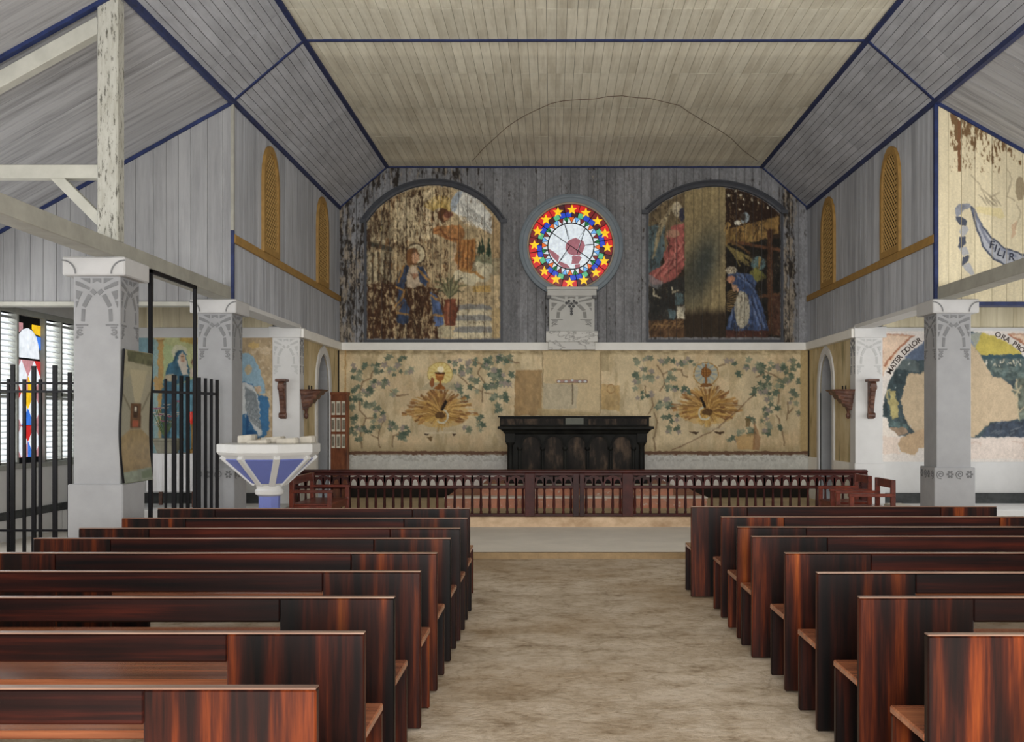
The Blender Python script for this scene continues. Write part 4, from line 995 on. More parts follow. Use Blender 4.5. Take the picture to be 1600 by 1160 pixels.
def stencil(parent, top, udir, nrm, width, m):
    """stencilled gothic arch below a capital"""
    u = Vector(udir); n = Vector(nrm); t = Vector(top); k = width / 445.0; kz = 0.44 / 445.0
    polys = [[(165,243),(258,243),(258,293)], [(120,270),(160,282),(255,335),(250,358),(120,310)], [(285,345),(325,380),(300,408),(258,375)],
             [(240,395),(278,415),(215,530),(180,510)], [(178,540),(212,545),(205,665),(172,662)], [(125,360),(185,375),(150,450),(125,440)], [(120,470),(150,460),(125,530)],
             [(120,690),(240,690),(235,708),(120,708)], [(130,715),(190,715),(185,732),(135,732)]]
    ring = [(160 + 34 * math.cos(a), 770 + 34 * math.sin(a)) for a in np.linspace(0.4, 5.6, 12)] + [(160 + 18 * math.cos(a), 770 + 18 * math.sin(a)) for a in np.linspace(5.6, 0.4, 12)]
    dots = [[(160 + 10 * math.cos(a), 770 + 10 * math.sin(a)) for a in np.linspace(0, 5.5, 8)], [(132, 800), (150, 815), (140, 832), (120, 828)]]
    allp = polys + [ring] + dots
    full = allp + [[(650 - x, y) for x, y in p][::-1] for p in allp] + [[(285,245),(365,245),(365,290),(325,270),(285,290)]]
    mb = MB()
    for p in full:
        mb.prism(p, lambda x, y, d: t + u * ((x - 325) * k) + Vector((0, 0, -(y - 235) * kz)) + n * d, -0.002, 0.003)
    return mb.build('stencil_ornament', m, parent)

M_side, nt, b = newmat('sanctuary_plaster')
n1 = noise(nt, coords(nt, (1, 1, 0.6)), 1.8, 6, 0.65); n2 = noise(nt, coords(nt, (5, 5, 0.8)), 1.0, 5, 0.6)
c = ramp(nt, [(0.3, lin((168, 148, 106))), (0.55, lin((206, 188, 148))), (0.75, lin((218, 206, 176)))], n1)
c = mix(nt, c, lin((118, 112, 76)), ramp(nt, [(0.56, (0, 0, 0)), (0.66, (0.7,) * 3)], n2))
nt.links.new(c, b.inputs['Base Color']); b.inputs['Roughness'].default_value = 0.85
M_dark2 = planks('worn_base_course', (74, 76, 76), (44, 45, 46), (3, 3, 5), 0.8, objvar=0.05, peel=(170, 170, 166), peel_amt=0.68)
M_stencil_l = plain('stencil_pale', (186, 187, 186), 0.7, var=0.05)
M_pr = painted('banner_boards_paint', 1.0); M_pa = painted('chapel_mural_paint', 1.0)
cvR = paint_banner_boards(); cvLA = paint_left_aisle(); cvRA = paint_right_aisle()
side(-1); side(1)

# ------------------------------------------------------------------ ceilings
def sk(x): return x
ceil = MB()
ceil.box(CL - 0.02, CR + 0.02, -3, YB + 0.1, ZT + 0.02, ZT + 0.2)
ceil.prism([(XL - 0.1, ZE + 0.0), (CL, ZT + 0.02), (CL, ZT + 0.2), (XL - 0.1, ZE + 0.2)], lambda u, v, d: (u, d, v), -3, YB + 0.1)
ceil.prism([(XR + 0.1, ZE + 0.0), (CR, ZT + 0.02), (CR, ZT + 0.2), (XR + 0.1, ZE + 0.2)], lambda u, v, d: (u, d, v), -3, YB + 0.1)
ceil = struct(ceil.build('ceiling', M_dark), 'boarded nave ceiling with a flat cream centre and sloping grey sides', 'ceiling')
rows = [4.0, 12.3, Y1, 14.6, 16.2, 17.85, YB]
nb = 58; wv_ = (CR - CL) / nb
r = random.Random(2)
near = MB()
for i in range(nb): near.box(CL + i * wv_ + 0.0022, CL + (i + 1) * wv_ - 0.0022, rows[0], rows[1] - 0.003, ZT - 0.002, ZT + 0.018)
near = near.build('ceiling_boards_near', M_ceil, ceil); near['kind'] = 'stuff'
for y0, y1 in zip(rows[1:-1], rows[2:]):
    shared = [MB().box(-wv_ / 2 + 0.0022, wv_ / 2 - 0.0022, y0 + 0.003, y1 - 0.003, 0, 0.02).mesh('ceiling_board', M_ceil)]
    for i in range(nb):
        link('ceiling_board', shared[0], ceil, (CL + (i + 0.5) * wv_, 0, ZT - r.uniform(0, 0.004)))
for xa, xe in ((XL, CL), (XR, CR)):
    L = math.hypot(xe - xa, ZT - ZE); n = 12
    du = Vector(((xe - xa) / L, 0, (ZT - ZE) / L)); nn_ = Vector((du.z, 0, -du.x)) * (1 if xa < 0 else -1)
    for y0, y1 in ((rows[0], rows[1]), (rows[1], Y1), (Y1, rows[4]), (rows[4], YB)):
        for i in range(n):
            a = Vector((xa, 0, ZE)) + du * (L * i / n + 0.003); e = Vector((xa, 0, ZE)) + du * (L * (i + 1) / n - 0.003)
            q = nn_ * r.uniform(0.0, 0.004)
            pts = [a + q, e + q, e - nn_ * 0.02, a - nn_ * 0.02]
            MB().prism([(p.x, p.z) for p in pts], lambda u, v, d: (u, d, v), y0 + 0.003, y1 - 0.003).build('ceiling_board', M_slope, ceil)
for s in (-1, 1):
    X0, XO = (XL, XA) if s < 0 else (XR, XB)
    xo = XO + s * 0.3; zo = ZE - SL * abs(xo - X0)
    c2 = MB().prism([(X0, ZE + 0.02), (xo, zo + 0.02), (xo, zo + 0.15), (X0, ZE + 0.15)], lambda u, v, d: (u, d, v), -3, YC + 0.3).build('ceiling_aisle_' + ('left' if s < 0 else 'right'), M_dark)
    struct(c2, 'weathered grey boarded roof sloping over the %s aisle' % ('left' if s < 0 else 'right'), 'ceiling')
    bw = 0.158
    me = MB().prism([(X0, ZE), (XO, ZO), (XO, ZO + 0.02), (X0, ZE + 0.02)], lambda u, v, d: (u, d, v), 0.002, bw - 0.002).mesh('roof_board', M_aisleL)
    y = 4.0
    while y < Y1 - 0.02:
        link('roof_board', me, c2, (0, y, -r.uniform(0, 0.006))); y += bw

# ------------------------------------------------------------------ blue trims
tn = [0]
def trim(a, b_, w, h, up=(0, 0, 1), m=None, lab=None):
    tn[0] += 1
    o = MB().bar(a, b_, w, h, up).build('trim_%d' % tn[0], m or M_blue)
    return struct(o, lab, 'trim')
nrL = Vector((ZT - ZE, 0, -(CL - XL))).normalized(); nrR = Vector((-(ZT - ZE), 0, -(XR - CR))).normalized()
trim((CL, -3, ZT - 0.012), (CL, YB, ZT - 0.012), 0.085, 0.035, lab='blue moulding along the left edge of the flat ceiling')
trim((CR, -3, ZT - 0.012), (CR, YB, ZT - 0.012), 0.085, 0.035, lab='blue moulding along the right edge of the flat ceiling')
trim((XL + 0.01, -3, ZE - 0.01), (XL + 0.01, YB, ZE - 0.01), 0.06, 0.07, lab='blue cornice where the left ceiling slope meets the wall')
trim((XR - 0.01, -3, ZE - 0.01), (XR - 0.01, YB, ZE - 0.01), 0.06, 0.07, lab='blue cornice where the right ceiling slope meets the wall')
for Y, w, t in ((Y1, 0.042, 'above the chancel entrance'), (YB - 0.03, 0.05, 'against the end wall')):
    trim((CL, Y, ZT - 0.012), (CR, Y, ZT - 0.012), w, 0.03, lab='thin blue batten across the flat ceiling ' + t)
    trim((XL, Y, ZE - 0.008), (CL, Y, ZT - 0.008), w, 0.03, nrL, lab='thin blue batten down the left ceiling slope ' + t)
    trim((XR, Y, ZE - 0.008), (CR, Y, ZT - 0.008), w, 0.03, nrR, lab='thin blue batten down the right ceiling slope ' + t)
trim((XL, Y1 - 0.015, ZE - 0.03), (XA, Y1 - 0.015, ZO - 0.03), 0.03, 0.042, lab='blue strip along the sloping top of the left aisle end wall')
trim((XR, Y1 - 0.015, ZE - 0.03), (XB, Y1 - 0.015, ZO - 0.03), 0.03, 0.042, lab='blue strip along the sloping top of the right aisle end wall')
trim((XR - 0.005, Y1 + 0.01, 3.3), (XR - 0.005, Y1 + 0.01, ZE), 0.05, 0.05, lab='blue corner post strip at the right chancel wall edge')
trim((XL + 0.005, Y1 + 0.01, 3.3), (XL + 0.005, Y1 + 0.01, 4.2), 0.04, 0.04, lab='short blue corner strip at the left chancel wall edge')
trim((XL + 0.005, Y1 + 0.01, 4.2), (XL + 0.005, Y1 + 0.01, ZE), 0.04, 0.04, m=M_beam, lab='grey corner strip at the left chancel wall edge')
trim((XL, YA, ZE - 0.02), (XA, YA, ZO - 0.02), 0.07, 0.04, lab='blue batten down the left aisle roof above the timber post')
trim((XR, YA, ZE - 0.02), (XB, YA, ZO - 0.02), 0.07, 0.04, lab='blue batten down the right aisle roof')
# ------------------------------------------------------------------ outer walls (window bays give the daylight)
def outer(XW, s, nm):
    w0, w1 = (XW - 0.25, XW) if s < 0 else (XW, XW + 0.25)
    mb = MB()
    mb.box(w0, w1, -3, YC + 0.3, -0.3, 1.1); mb.box(w0, w1, -3, YC + 0.3, 3.28, 4.3)
    bays = [(-3, 3.3), (5.9, 6.8), (9.4, 10.3), (12.9, 13.36), (16.12, YC + 0.3)]
    for a, e in bays: mb.box(w0, w1, a, e, 1.1, 3.28)
    return struct(mb.build('wall_' + nm, M_white), 'white outer wall of the %s aisle' % nm, 'wall')
wl = outer(XA, -1, 'left'); outer(XB, 1, 'right')
MB().box(XA, XA + 0.03, 13.3, 16.6, 0.36, 0.47).build('base_course', M_dark2, wl)
we = MB(); we.box(XA - 0.2, -2.2, -3.2, -3, -0.3, 7.0); we.box(3.0, XB + 0.2, -3.2, -3, -0.3, 7.0); we.box(-2.2, 3.0, -3.2, -3, 4.9, 7.0)
struct(we.build('wall_front', M_white), 'entrance wall behind the viewer with its tall doorway', 'wall')

# thin dark trail that crosses the ceiling boards
pts = [(738, 252), (756, 232), (775, 215), (790, 200), (806, 190), (822, 180), (840, 171), (862, 162), (880, 158), (905, 156), (930, 155), (950, 151), (972, 150), (995, 153), (1015, 154), (1040, 160), (1062, 165), (1078, 176), (1100, 190), (1122, 203), (1142, 216), (1160, 235), (1184, 252)]
rt = random.Random(9); M_trail = plain('trail_brown', (104, 84, 70), 0.9)
tr_ = MB().tube([(XX(x + rt.uniform(-1, 1), 4.93 * F / (VY - y)), 4.93 * F / (VY - y), ZT - 0.008) for x, y in pts], 0.0045, 5).build('ceiling_trail', M_trail)
tag(tr_, 'thin dark winding trail across the cream ceiling boards', 'trail')
# ------------------------------------------------------------------ louvred window with stained glass
win = struct(empty('window_1', (XA, 14.7, 1.1)), 'louvred chapel window with a tall stained glass strip behind the iron fence', 'window')
M_wf = plain('window_frame_gray', (150, 152, 146), 0.6, var=0.15)
M_slat = plain('louvre_white', (226, 230, 232), 0.5, var=0.04)
def L(o):
    o.location = o.location - win.location; return o
fr = MB()
for y in (13.36, 13.85, 14.32, 15.1, 15.6, 16.08): fr.box(XA - 0.10, XA + 0.03, y - 0.025, y + 0.025, 1.1, 3.28)
for z in (1.12, 2.12, 3.25): fr.box(XA - 0.10, XA + 0.03, 13.34, 14.32, z - 0.03, z + 0.03); fr.box(XA - 0.10, XA + 0.03, 15.1, 16.1, z - 0.03, z + 0.03)
fr.box(XA - 0.1, XA + 0.04, 13.3, 16.15, 3.22, 3.3); fr.box(XA - 0.1, XA + 0.08, 13.3, 16.15, 1.05, 1.12)
L(fr.build('frame', M_wf, win, 0.004))
for (a, e) in ((13.39, 13.82), (13.88, 14.29), (15.13, 15.57), (15.63, 16.05)):
    me = MB().bar((0, a, 0), (0, e, 0), 0.085, 0.008, (0.55, 0, 0.83)).mesh('slat', M_slat)
    z = 1.19
    while z < 3.2:
        if abs(z - 2.12) > 0.05: L(link('slat', me, win, (XA - 0.035, 0, z)))
        z += 0.079
G = {k: emis('glass_' + k, c, s * 0.7) for k, (c, s) in {
    'white': ((226, 232, 240), 0.95), 'pink': ((196, 140, 146), 0.8), 'yellow': ((236, 190, 30), 0.95), 'blue': ((60, 120, 220), 0.9), 'red': ((200, 40, 40), 0.9)}.items()}
def pane(parent, pts, m, d0=-0.012, d1=0.0, fn=None, off=True):
    o = MB().prism(pts, fn, d0, d1).build('pane', m, parent)
    return o
fnw = lambda u, v, d: (XA - 0.03 + d, 14.345 + (u - 65) / 95 * 0.73, 3.12 - (v - 305) / 495 * 1.92)
def shrink(pts, k=0.93):
    cx = sum(p[0] for p in pts) / len(pts); cy = sum(p[1] for p in pts) / len(pts)
    return [(cx + (x - cx) * k, cy + (y - cy) * (k + 0.03)) for x, y in pts]
def wp(pts, c): L(pane(win, shrink(pts), G[c], fn=fnw))
MB_lead = MB().box(XA - 0.05, XA - 0.044, 14.34, 15.09, 1.1, 3.25); L(MB_lead.build('lead_backing', M_iron, win))
archp = [(112, 435), (68, 435), (70, 390), (80, 350), (95, 328), (112, 320)]
wp(archp, 'white'); wp([(224 - x, y) for x, y in archp][::-1], 'white')
wp([(65, 305), (95, 305), (95, 326), (78, 345), (66, 360)], 'pink'); wp([(128, 305), (160, 305), (160, 345), (140, 340), (128, 322)], 'yellow'); wp([(160, 350), (160, 400), (150, 370), (143, 345)], 'blue'); wp([(65, 370), (72, 365), (66, 420)], 'blue')
cc = ['pink', 'red', 'yellow', 'blue']
pat = [('pink', 'pink', 'red', 'pink', 'pink', 'red', 'yellow', 'pink'), ('red', 'yellow', 'pink', 'blue', 'yellow', 'pink', 'blue', 'pink'), ('pink', 'red', 'pink', 'pink', 'red', 'pink', 'blue', 'pink')]
for rI, (y0, y1) in enumerate(((440, 560), (560, 682), (682, 800))):
    for cI, (x0, x1) in enumerate(((66, 112), (113, 159))):
        xm = (x0 + x1) / 2; ym = (y0 + y1) / 2; p = pat[rI][cI * 4:cI * 4 + 4]
        wp([(xm, y0), (x1, ym), (xm, y1), (x0, ym)], 'white')
        wp([(x0, y0), (xm, y0), (x0, ym)], p[0]); wp([(xm, y0), (x1, y0), (x1, ym)], p[1]); wp([(x0, ym), (xm, y1), (x0, y1)], p[2]); wp([(x1, ym), (x1, y1), (xm, y1)], p[3])

# ------------------------------------------------------------------ rose window
rose = struct(empty('window_2', P(892, 385, 19.95)), 'round stained glass window ringed with yellow stars above the altar', 'window')
RC = P(892, 385, 19.95)
GR = {k: emis('rose_' + k, c, s * 0.66) for k, (c, s) in {
    'white': ((206, 216, 224), 0.82), 'pink': ((150, 92, 104), 0.75), 'star': ((246, 196, 24), 0.85), 'red': ((196, 30, 34), 0.8), 'dred': ((112, 24, 30), 0.8), 'maroon': ((64, 20, 32), 0.7),
    'blue': ((30, 66, 190), 0.8), 'green': ((84, 172, 128), 0.8), 'dgreen': ((24, 132, 72), 0.8), 'orange': ((226, 100, 30), 0.8), 'sky': ((104, 164, 226), 0.85)}.items()}
S_ = 1 / 6.445 / 80.0
def rpane(pts, m, d=0.0):
    return MB().prism(pts, lambda u, v, q: (u * S_, q, -v * S_), -0.006 - d, 0.004 - d).build('pane', GR[m], rose)
def pol(r, a): return (r * math.sin(math.radians(a)), -r * math.cos(math.radians(a)))
n = 64
bk = MB(); bk.prism([pol(430, k * 360 / n) for k in range(n)], lambda u, v, q: (u * S_, q, -v * S_), 0.006, 0.03); bk.build('lead_backing', M_iron, rose)
A0 = -9.5
rr = random.Random(4)
for k in range(32):
    a = A0 + k * 11.25; g = 0.55
    rpane([pol(346, a + g), pol(346, a + 11.25 - g), pol(418, a + 11.25 - g * 0.8), pol(420, a + 5.6), pol(418, a + g * 0.8)], rr.choice(['red', 'dred', 'red', 'dred', 'maroon']))
    cl = ('blue', 'maroon', 'green', 'blue')[k % 4]
    rpane([pol(294, a + g), pol(294, a + 11.25 - g), pol(338, a + 11.25 - g), pol(343, a + 5.6), pol(338, a + g)], cl, 0.002)
    t = ('dgreen', 'orange', 'sky', 'dred')[k % 4]
    rpane([pol(292 - 2, a - 4.6), pol(292 - 2, a + 4.6), pol(240, a)], t, 0.004)
    rpane([pol(238, a + 5.6 - 4.4), pol(238, a + 5.6 + 4.4), pol(286, a + 5.6)], 'white', 0.004)
for k in range(16):
    a = A0 + 11.25 + k * 22.5; cx, cy = pol(366, a); tw = math.radians(a)
    rpane([(cx + (54 if j % 2 == 0 else 23) * math.sin(j * math.pi / 5), cy - (54 if j % 2 == 0 else 23) * math.cos(j * math.pi / 5)) for j in range(10)], 'star', 0.008)
angs = [-15.6, 39.3, 85.8, 123.7, 217.3, 304.7]
for a, e in zip(angs, angs[1:] + [angs[0] + 360]):
    m_ = max(3, int((e - a) / 8)); rpane([(42 * 0.5, 5)] + [pol(226, a + 0.7 + (e - a - 1.4) * i / m_) for i in range(m_ + 1)], 'white', 0.005)
C0 = (715, 615)
for pts in ([(690, 560), (730, 540), (765, 530), (800, 550), (812, 560), (770, 705), (745, 712), (690, 690), (660, 640), (665, 595)], [(818, 550), (840, 565), (858, 610), (835, 670), (800, 712), (776, 706)],
            [(725, 718), (770, 710), (800, 715), (825, 730), (790, 790), (720, 795), (728, 750)], [(492, 640), (545, 672), (600, 715), (585, 780), (520, 715), (492, 665)], [(600, 765), (680, 800), (712, 840), (640, 832), (585, 790)], [(755, 800), (805, 795), (805, 825), (760, 838)]):
    rpane([(x - C0[0], y - C0[1]) for x, y in pts], 'pink', 0.009)
lead = MB()
for k in range(8):
    a = A0 + 45 * k; p, q_ = pol(232, a), pol(422, a); lead.bar((p[0] * S_, -0.02, -p[1] * S_), (q_[0] * S_, -0.02, -q_[1] * S_), 0.012, 0.012, (0, 1, 0))
for (x0, y0, x1, y1) in ((510, 470, 910, 750), (858, 440, 775, 700), (705, 615, 590, 785), (650, 385, 692, 545), (860, 605, 945, 598)):
    lead.bar(((x0 - 715) * S_, -0.022, (615 - y0) * S_), ((x1 - 715) * S_, -0.022, (615 - y1) * S_), 0.013, 0.01, (0, 1, 0))
lead.build('lead_bars', M_iron, rose)
def ringmesh(prof, name, m, parent, n=64):
    mb = MB(); vs = []; fs = []
    for k in range(n):
        a = 2 * math.pi * k / n
        for r_, d in prof: vs.append((r_ * math.cos(a), d, r_ * math.sin(a)))
    q_ = len(prof)
    for k in range(n):
        k2 = (k + 1) % n
        for i in range(q_ - 1): fs.append((k*q_+i, k2*q_+i, k2*q_+i+1, k*q_+i+1))
    return mb.add(vs, fs).build(name, m, parent, smooth=True)
M_ring = plain('slate_ring', (120, 131, 140), 0.5, var=0.1)
M_ringin = plain('pale_ring', (176, 164, 148), 0.6, var=0.08)
ringmesh([(0.822, 0.03), (0.822, -0.03), (0.845, -0.05), (0.855, -0.05)], 'inner_ring', M_ringin, rose)
ringmesh([(0.85, -0.05), (0.93, -0.05), (0.95, -0.07), (0.965, -0.075), (0.98, -0.07), (1.01, -0.06), (1.02, 0.02), (1.02, 0.06)], 'outer_ring', M_ring, rose)

# pedestal under the rose window
M_marb, nt, b = newmat('veined_marble')
vv = coords(nt, (1, 1, 2.2)); n1 = noise(nt, vv, 2.2, 6, 0.6)
c = ramp(nt, [(0.46, lin((196, 195, 190))), (0.495, lin((126, 124, 120))), (0.51, lin((196, 195, 190))), (0.8, lin((206, 205, 200)))], n1)
nt.links.new(c, b.inputs['Base Color']); b.inputs['Roughness'].default_value = 0.5
pd = empty('pedestal', (XX(893, 19.78), 19.78, 3.24), 0, 'pale stencilled pedestal standing on the white ledge under the rose window', 'pedestal')
k80 = 19.78 / F
pz = lambda y: (536 - y) * k80
MB().box(XX(857, 19.8), XX(930, 19.8), 19.74, YB, 3.09, 3.24).build('ledge_break', M_marb, lg, 0.006)
px_ = lambda x: (x - 893) * k80
MB().box(px_(853), px_(934), -0.02, 0.2, 0, pz(519)).build('base', M_marb, pd, 0.006)
MB().box(px_(858), px_(929), 0.02, 0.2, pz(519), pz(464)).build('shaft', M_ped, pd, 0.005)
MB().box(px_(855), px_(932), -0.03, 0.2, pz(464), pz(454)).build('capital', M_ped, pd, 0.006)
MB().box(px_(854), px_(934), -0.05, 0.2, pz(454), pz(450)).build('abacus', M_ped, pd, 0.004)
stencil(pd, (0, 0.018, pz(464)), (1, 0, 0), (0, -1, 0), 0.86, M_stenp)
gb = MB()
for i, (x, z_) in enumerate(((-4, 0), (4, 0), (-8, 3), (8, 3), (0, 4), (-3, 8), (3, 8), (0, 12), (0, 16), (0, 20))): gb.lathe([(0.004, -0.028), (0.026, -0.012), (0.026, 0.012), (0.004, 0.028)], (px_(893 + x), 0.012, pz(472 + z_)), 8)
gb.build('grape_relief', M_stencil2, pd)
for s in (-1, 1):
    MB().lathe([(0.03, -0.03), (0.05, -0.03), (0.05, 0.03), (0.03, 0.03)], (px_(893 + 36 * s), -0.03, pz(466)), 12).build('scroll', M_stencil, pd)

# ------------------------------------------------------------------ arched lattice windows in the chancel walls
M_lattice = plain('lattice_backlit_paint', (196, 160, 100), 0.6, var=0.12)  # paler than the frame; light from behind is put into the colour
def lattice_window(s, d0, d1, z0, z1, idx, lab):
    X0 = XL if s < 0 else XR
    root = struct(empty('window_%d' % idx, (X0, (d0 + d1) / 2, z0)), lab, 'window')
    hw = (d1 - d0) / 2; H = z1 - z0
    def outline(w, h, base=0.0, n=9):
        sp = h - w * 1.35
        pts = [(-w, base), (-w, sp)]
        for i in range(1, n): 
            a = math.pi * i / n; pts.append((-w * math.cos(a), sp + w * 1.35 * math.sin(a)))
        return pts + [(w, sp), (w, base)]
    f2 = lambda u, v, d: (-s * d, u, v)
    o_, i_ = outline(hw, H), outline(hw * 0.82, H - hw * 0.26, 0.09)
    n = len(o_); mb = MB()
    vs = [f2(u, v, 0.05) for u, v in o_] + [f2(u, v, 0.05) for u, v in i_] + [f2(u, v, 0.0) for u, v in o_] + [f2(u, v, 0.012) for u, v in i_]
    fs = []
    for k in range(n):
        k2 = (k + 1) % n; fs += [(k, k2, n + k2, n + k), (k, k2, 2*n + k2, 2*n + k), (n + k, n + k2, 3*n + k2, 3*n + k)]
    mb.add(vs, fs).build('frame', M_ochre, root)
    MB().prism(i_, f2, 0.005, 0.013).build('backing', M_dark_beyond, root)  # near-black sheet painting the dark seen through the lattice holes
    lt = MB(); w = hw * 0.82; top = H - hw * 0.26; sp = top - w * 1.35
    def inside(u, v):
        if v < 0.09 or abs(u) > w: return False
        return v < sp or (u / w) ** 2 + ((v - sp) / (w * 1.35)) ** 2 < 1
    for sg in (-1, 1):
        c_ = -3.0
        while c_ < 3.5:
            run = [(-w + 2 * w * i / 40, c_ + sg * 0.9 * (-w + 2 * w * i / 40)) for i in range(41)]
            run = [p for p in run if inside(*p)]
            if len(run) > 2: lt.bar(f2(*run[0], 0.024 + 0.006 * sg), f2(*run[-1], 0.024 + 0.006 * sg), 0.018, 0.006, (1, 0, 0))
            c_ += 0.085
    o = lt.build('lattice', M_lattice, root); o['kind'] = 'stuff'
    return root
lattice_window(-1, 14.62, 15.46, 4.15, 5.75, 3, 'nearer arched ochre lattice window in the left chancel wall')
lattice_window(-1, 18.0, 18.88, 4.15, 5.75, 4, 'farther arched ochre lattice window in the left chancel wall')
lattice_window(1, 14.62, 15.46, 4.15, 5.75, 5, 'nearer arched ochre lattice window in the right chancel wall')
lattice_window(1, 18.0, 18.88, 4.15, 5.75, 6, 'farther arched ochre lattice window in the right chancel wall')

# ------------------------------------------------------------------ pillars, beams, roof timbers
def frieze(parent, c, u, n, w, m, k=2):
    """scroll band on a plinth"""
    c = Vector(c); u = Vector(u); n = Vector(n); mb = MB()
    cells = np.linspace(-w / 2 + w / 8, w / 2 - w / 8, 4)
    for i, x in enumerate(cells):
        if i % 2 == 0:
            pts = [(x + (0.008 + 0.052 * t / 14) * math.cos(t * 0.8), (0.008 + 0.052 * t / 14) * math.sin(t * 0.8)) for t in range(15)]
            for (a, b2), (a2, b3) in zip(pts[:-1], pts[1:]):
                mb.bar(c + u * a + Vector((0, 0, b2)), c + u * a2 + Vector((0, 0, b3)), 0.009, 0.006, n)
        else:
            for j in range(6):
                an = j * math.pi / 3; q_ = c + u * (x + 0.045 * math.cos(an)) + Vector((0, 0, 0.05 * math.sin(an)))
                mb.bar(c + u * x + (q_ - c - u * x) * 0.35, q_, 0.024, 0.006, n)
    mb.build('frieze_ornament', m, parent)
def pillar(s, Y, lab, dark=True):
    X0 = XL if s < 0 else XR
    xc = X0 + s * 0.225
    t = empty('pillar', (xc, Y + 0.225, 0), 0, lab, 'pillar')
    MB().box(-0.225, 0.225, -0.225, 0.225, 1.0, 3.14).build('shaft', M_pillar, t, 0.008)
    MB().box(-0.265, 0.265, -0.265, 0.265, 0, 1.12).build('plinth', M_pillar, t, 0.01)
    MB().box(-0.30, 0.30, -0.30, 0.30, 3.12, 3.30).build('capital', M_capital, t, 0.012)
    stencil(t, (0, -0.227, 3.11), (1, 0, 0), (0, -1, 0), 0.44, M_stencil)
    stencil(t, (-s * 0.227, 0, 3.11), (0, -s, 0), (-s, 0, 0), 0.44, M_stencil)
    sc = MB()
    for x in (-1, 1):
        for i in range(6):
            a, e = i * math.pi / 12, (i + 1) * math.pi / 12
            sc.bar((x * (0.30 - 0.13 * math.sin(a)), -0.303, 3.135 + 0.13 * math.cos(a)), (x * (0.30 - 0.13 * math.sin(e)), -0.303, 3.135 + 0.13 * math.cos(e)), 0.014, 0.008, (0, 1, 0))
    sc.build('capital_scroll', M_stencil, t)
    if dark:
        frieze(t, (0, -0.266, 1.03), (1, 0, 0), (0, 1, 0), 0.5, M_stencil2); frieze(t, (-s * 0.266, 0, 1.03), (0, 1, 0), (1, 0, 0), 0.5, M_stencil2)
    return t
pA = pillar(-1, YA, 'large grey pillar nearest on the left carrying a timber post and a hanging picture', False)
pB = pillar(-1, Y1, 'grey stencilled pillar behind the blue octagonal font')
pR = pillar(1, Y1, 'grey stencilled pillar in front of the right chapel mural')
pR2 = pillar(1, YA, 'grey pillar nearest on the right side of the nave')

M_b = M_beam
for s in (-1, 1):
    X0 = XL if s < 0 else XR; xc = X0 + s * 0.12
    bm_ = struct(MB().box(xc - 0.11, xc + 0.11, -2.9, Y1 + 0.05, 3.30, 3.46).build('beam_' + ('left' if s < 0 else 'right'), M_b, None, 0.006), 'long grey wall plate resting on the %s pillars' % ('left' if s < 0 else 'right'), 'beam')
    t = empty('roof_truss', (xc, YA + 0.11, 3.46), 0, 'peeling cream timber post with tie beam and brace over the %s aisle' % ('left' if s < 0 else 'right'), 'roof truss')
    MB().box(-0.105, 0.095, -0.11, 0.05, 0, 2.36).build('post', M_timber_worn, t, 0.012)
    xo = abs((XA if s < 0 else XB) - xc) - 0.02
    MB().box(min(s * 0.1, s * xo), max(s * 0.1, s * xo), -0.06, 0.06, 0.62, 0.75).build('tie_beam', M_timber, t, 0.006)
    a = Vector((s * 0.1, 0, 2.36 - 0.24)); e = Vector((s * xo, 0, 2.36 - 0.24 - SL * (xo - 0.1)))
    MB().bar(a, e, 0.12, 0.15, (0, 0, 1)).build('rafter', M_timber, t, 0.006)
    MB().bar((s * 0.08, 0, 0.18), (s * 0.56, 0, 0.66), 0.08, 0.10, (0, 0, 1)).build('brace', M_timber, t, 0.005)

# ------------------------------------------------------------------ iron fence, gate and frame on the left
fe = empty('iron_fence', (-5.9, 12.84, 0.06), 0, 'black iron bar fence crossing the left aisle in front of the louvred window', 'fence')
def FX(x): return XX(x, 12.84) + 5.9
def FZ(y): return ZZ(y, 12.84) - 0.06
for x, yt, w in ((-14, 590, .03), (13, 592, .03), (20, 570, .05), (38, 593, .035), (53, 572, .05), (63, 593, .035), (86, 571, .055), (109, 582, .045), (135, 590, .03), (160, 590, .03), (185, 590, .03), (210, 590, .03)):
    MB().box(FX(x) - w / 2, FX(x) + w / 2, -0.015, 0.015, 0, FZ(yt)).build('bar', M_iron, fe)
for y in (599, 612, 829): MB().box(FX(-30), FX(215), -0.025, 0.0, FZ(y) - 0.014, FZ(y) + 0.014).build('rail', M_iron, fe)
ga = empty('iron_gate', (-4.6, 12.7, 0.06), 0, 'tall black iron gate leaf folded against the pillar by the blue font', 'gate')
for x, yt, w, dy in ((259, 592, .025, 0), (272, 586, .05, 0), (281, 587, .04, .05), (289, 588, .04, .1), (297, 589, .035, .15), (308, 590, .085, 0), (319, 591, .03, .05), (326, 592, .03, .1), (333, 593, .035, .15)):
    X = XX(x, 12.7) + 4.6
    MB().box(X - w / 2, X + w / 2, dy - 0.015, dy + 0.015, 0, ZZ(yt, 12.7) - 0.06).build('bar', M_iron, ga)
MB().bar((XX(238, 12.7) + 4.6, -0.02, ZZ(612, 12.7) - 0.06), (XX(338, 12.7) + 4.6, -0.02, ZZ(616, 12.7) - 0.06), 0.02, 0.035).build('rail', M_iron, ga)
gf = empty('iron_door_frame', (XL + 0.0, 11.2, 0), 0, 'tall slender black iron frame standing under the left beam beside the hanging picture', 'frame')
MB().box(-0.018, 0.018, -0.62, -0.58, 0, 3.29).build('upright', M_iron, gf); MB().box(-0.018, 0.018, 0.70, 0.74, 0, 3.29).build('upright', M_iron, gf)
MB().box(-0.018, 0.018, -0.62, 0.74, 3.26, 3.30).build('head_bar', M_iron, gf)

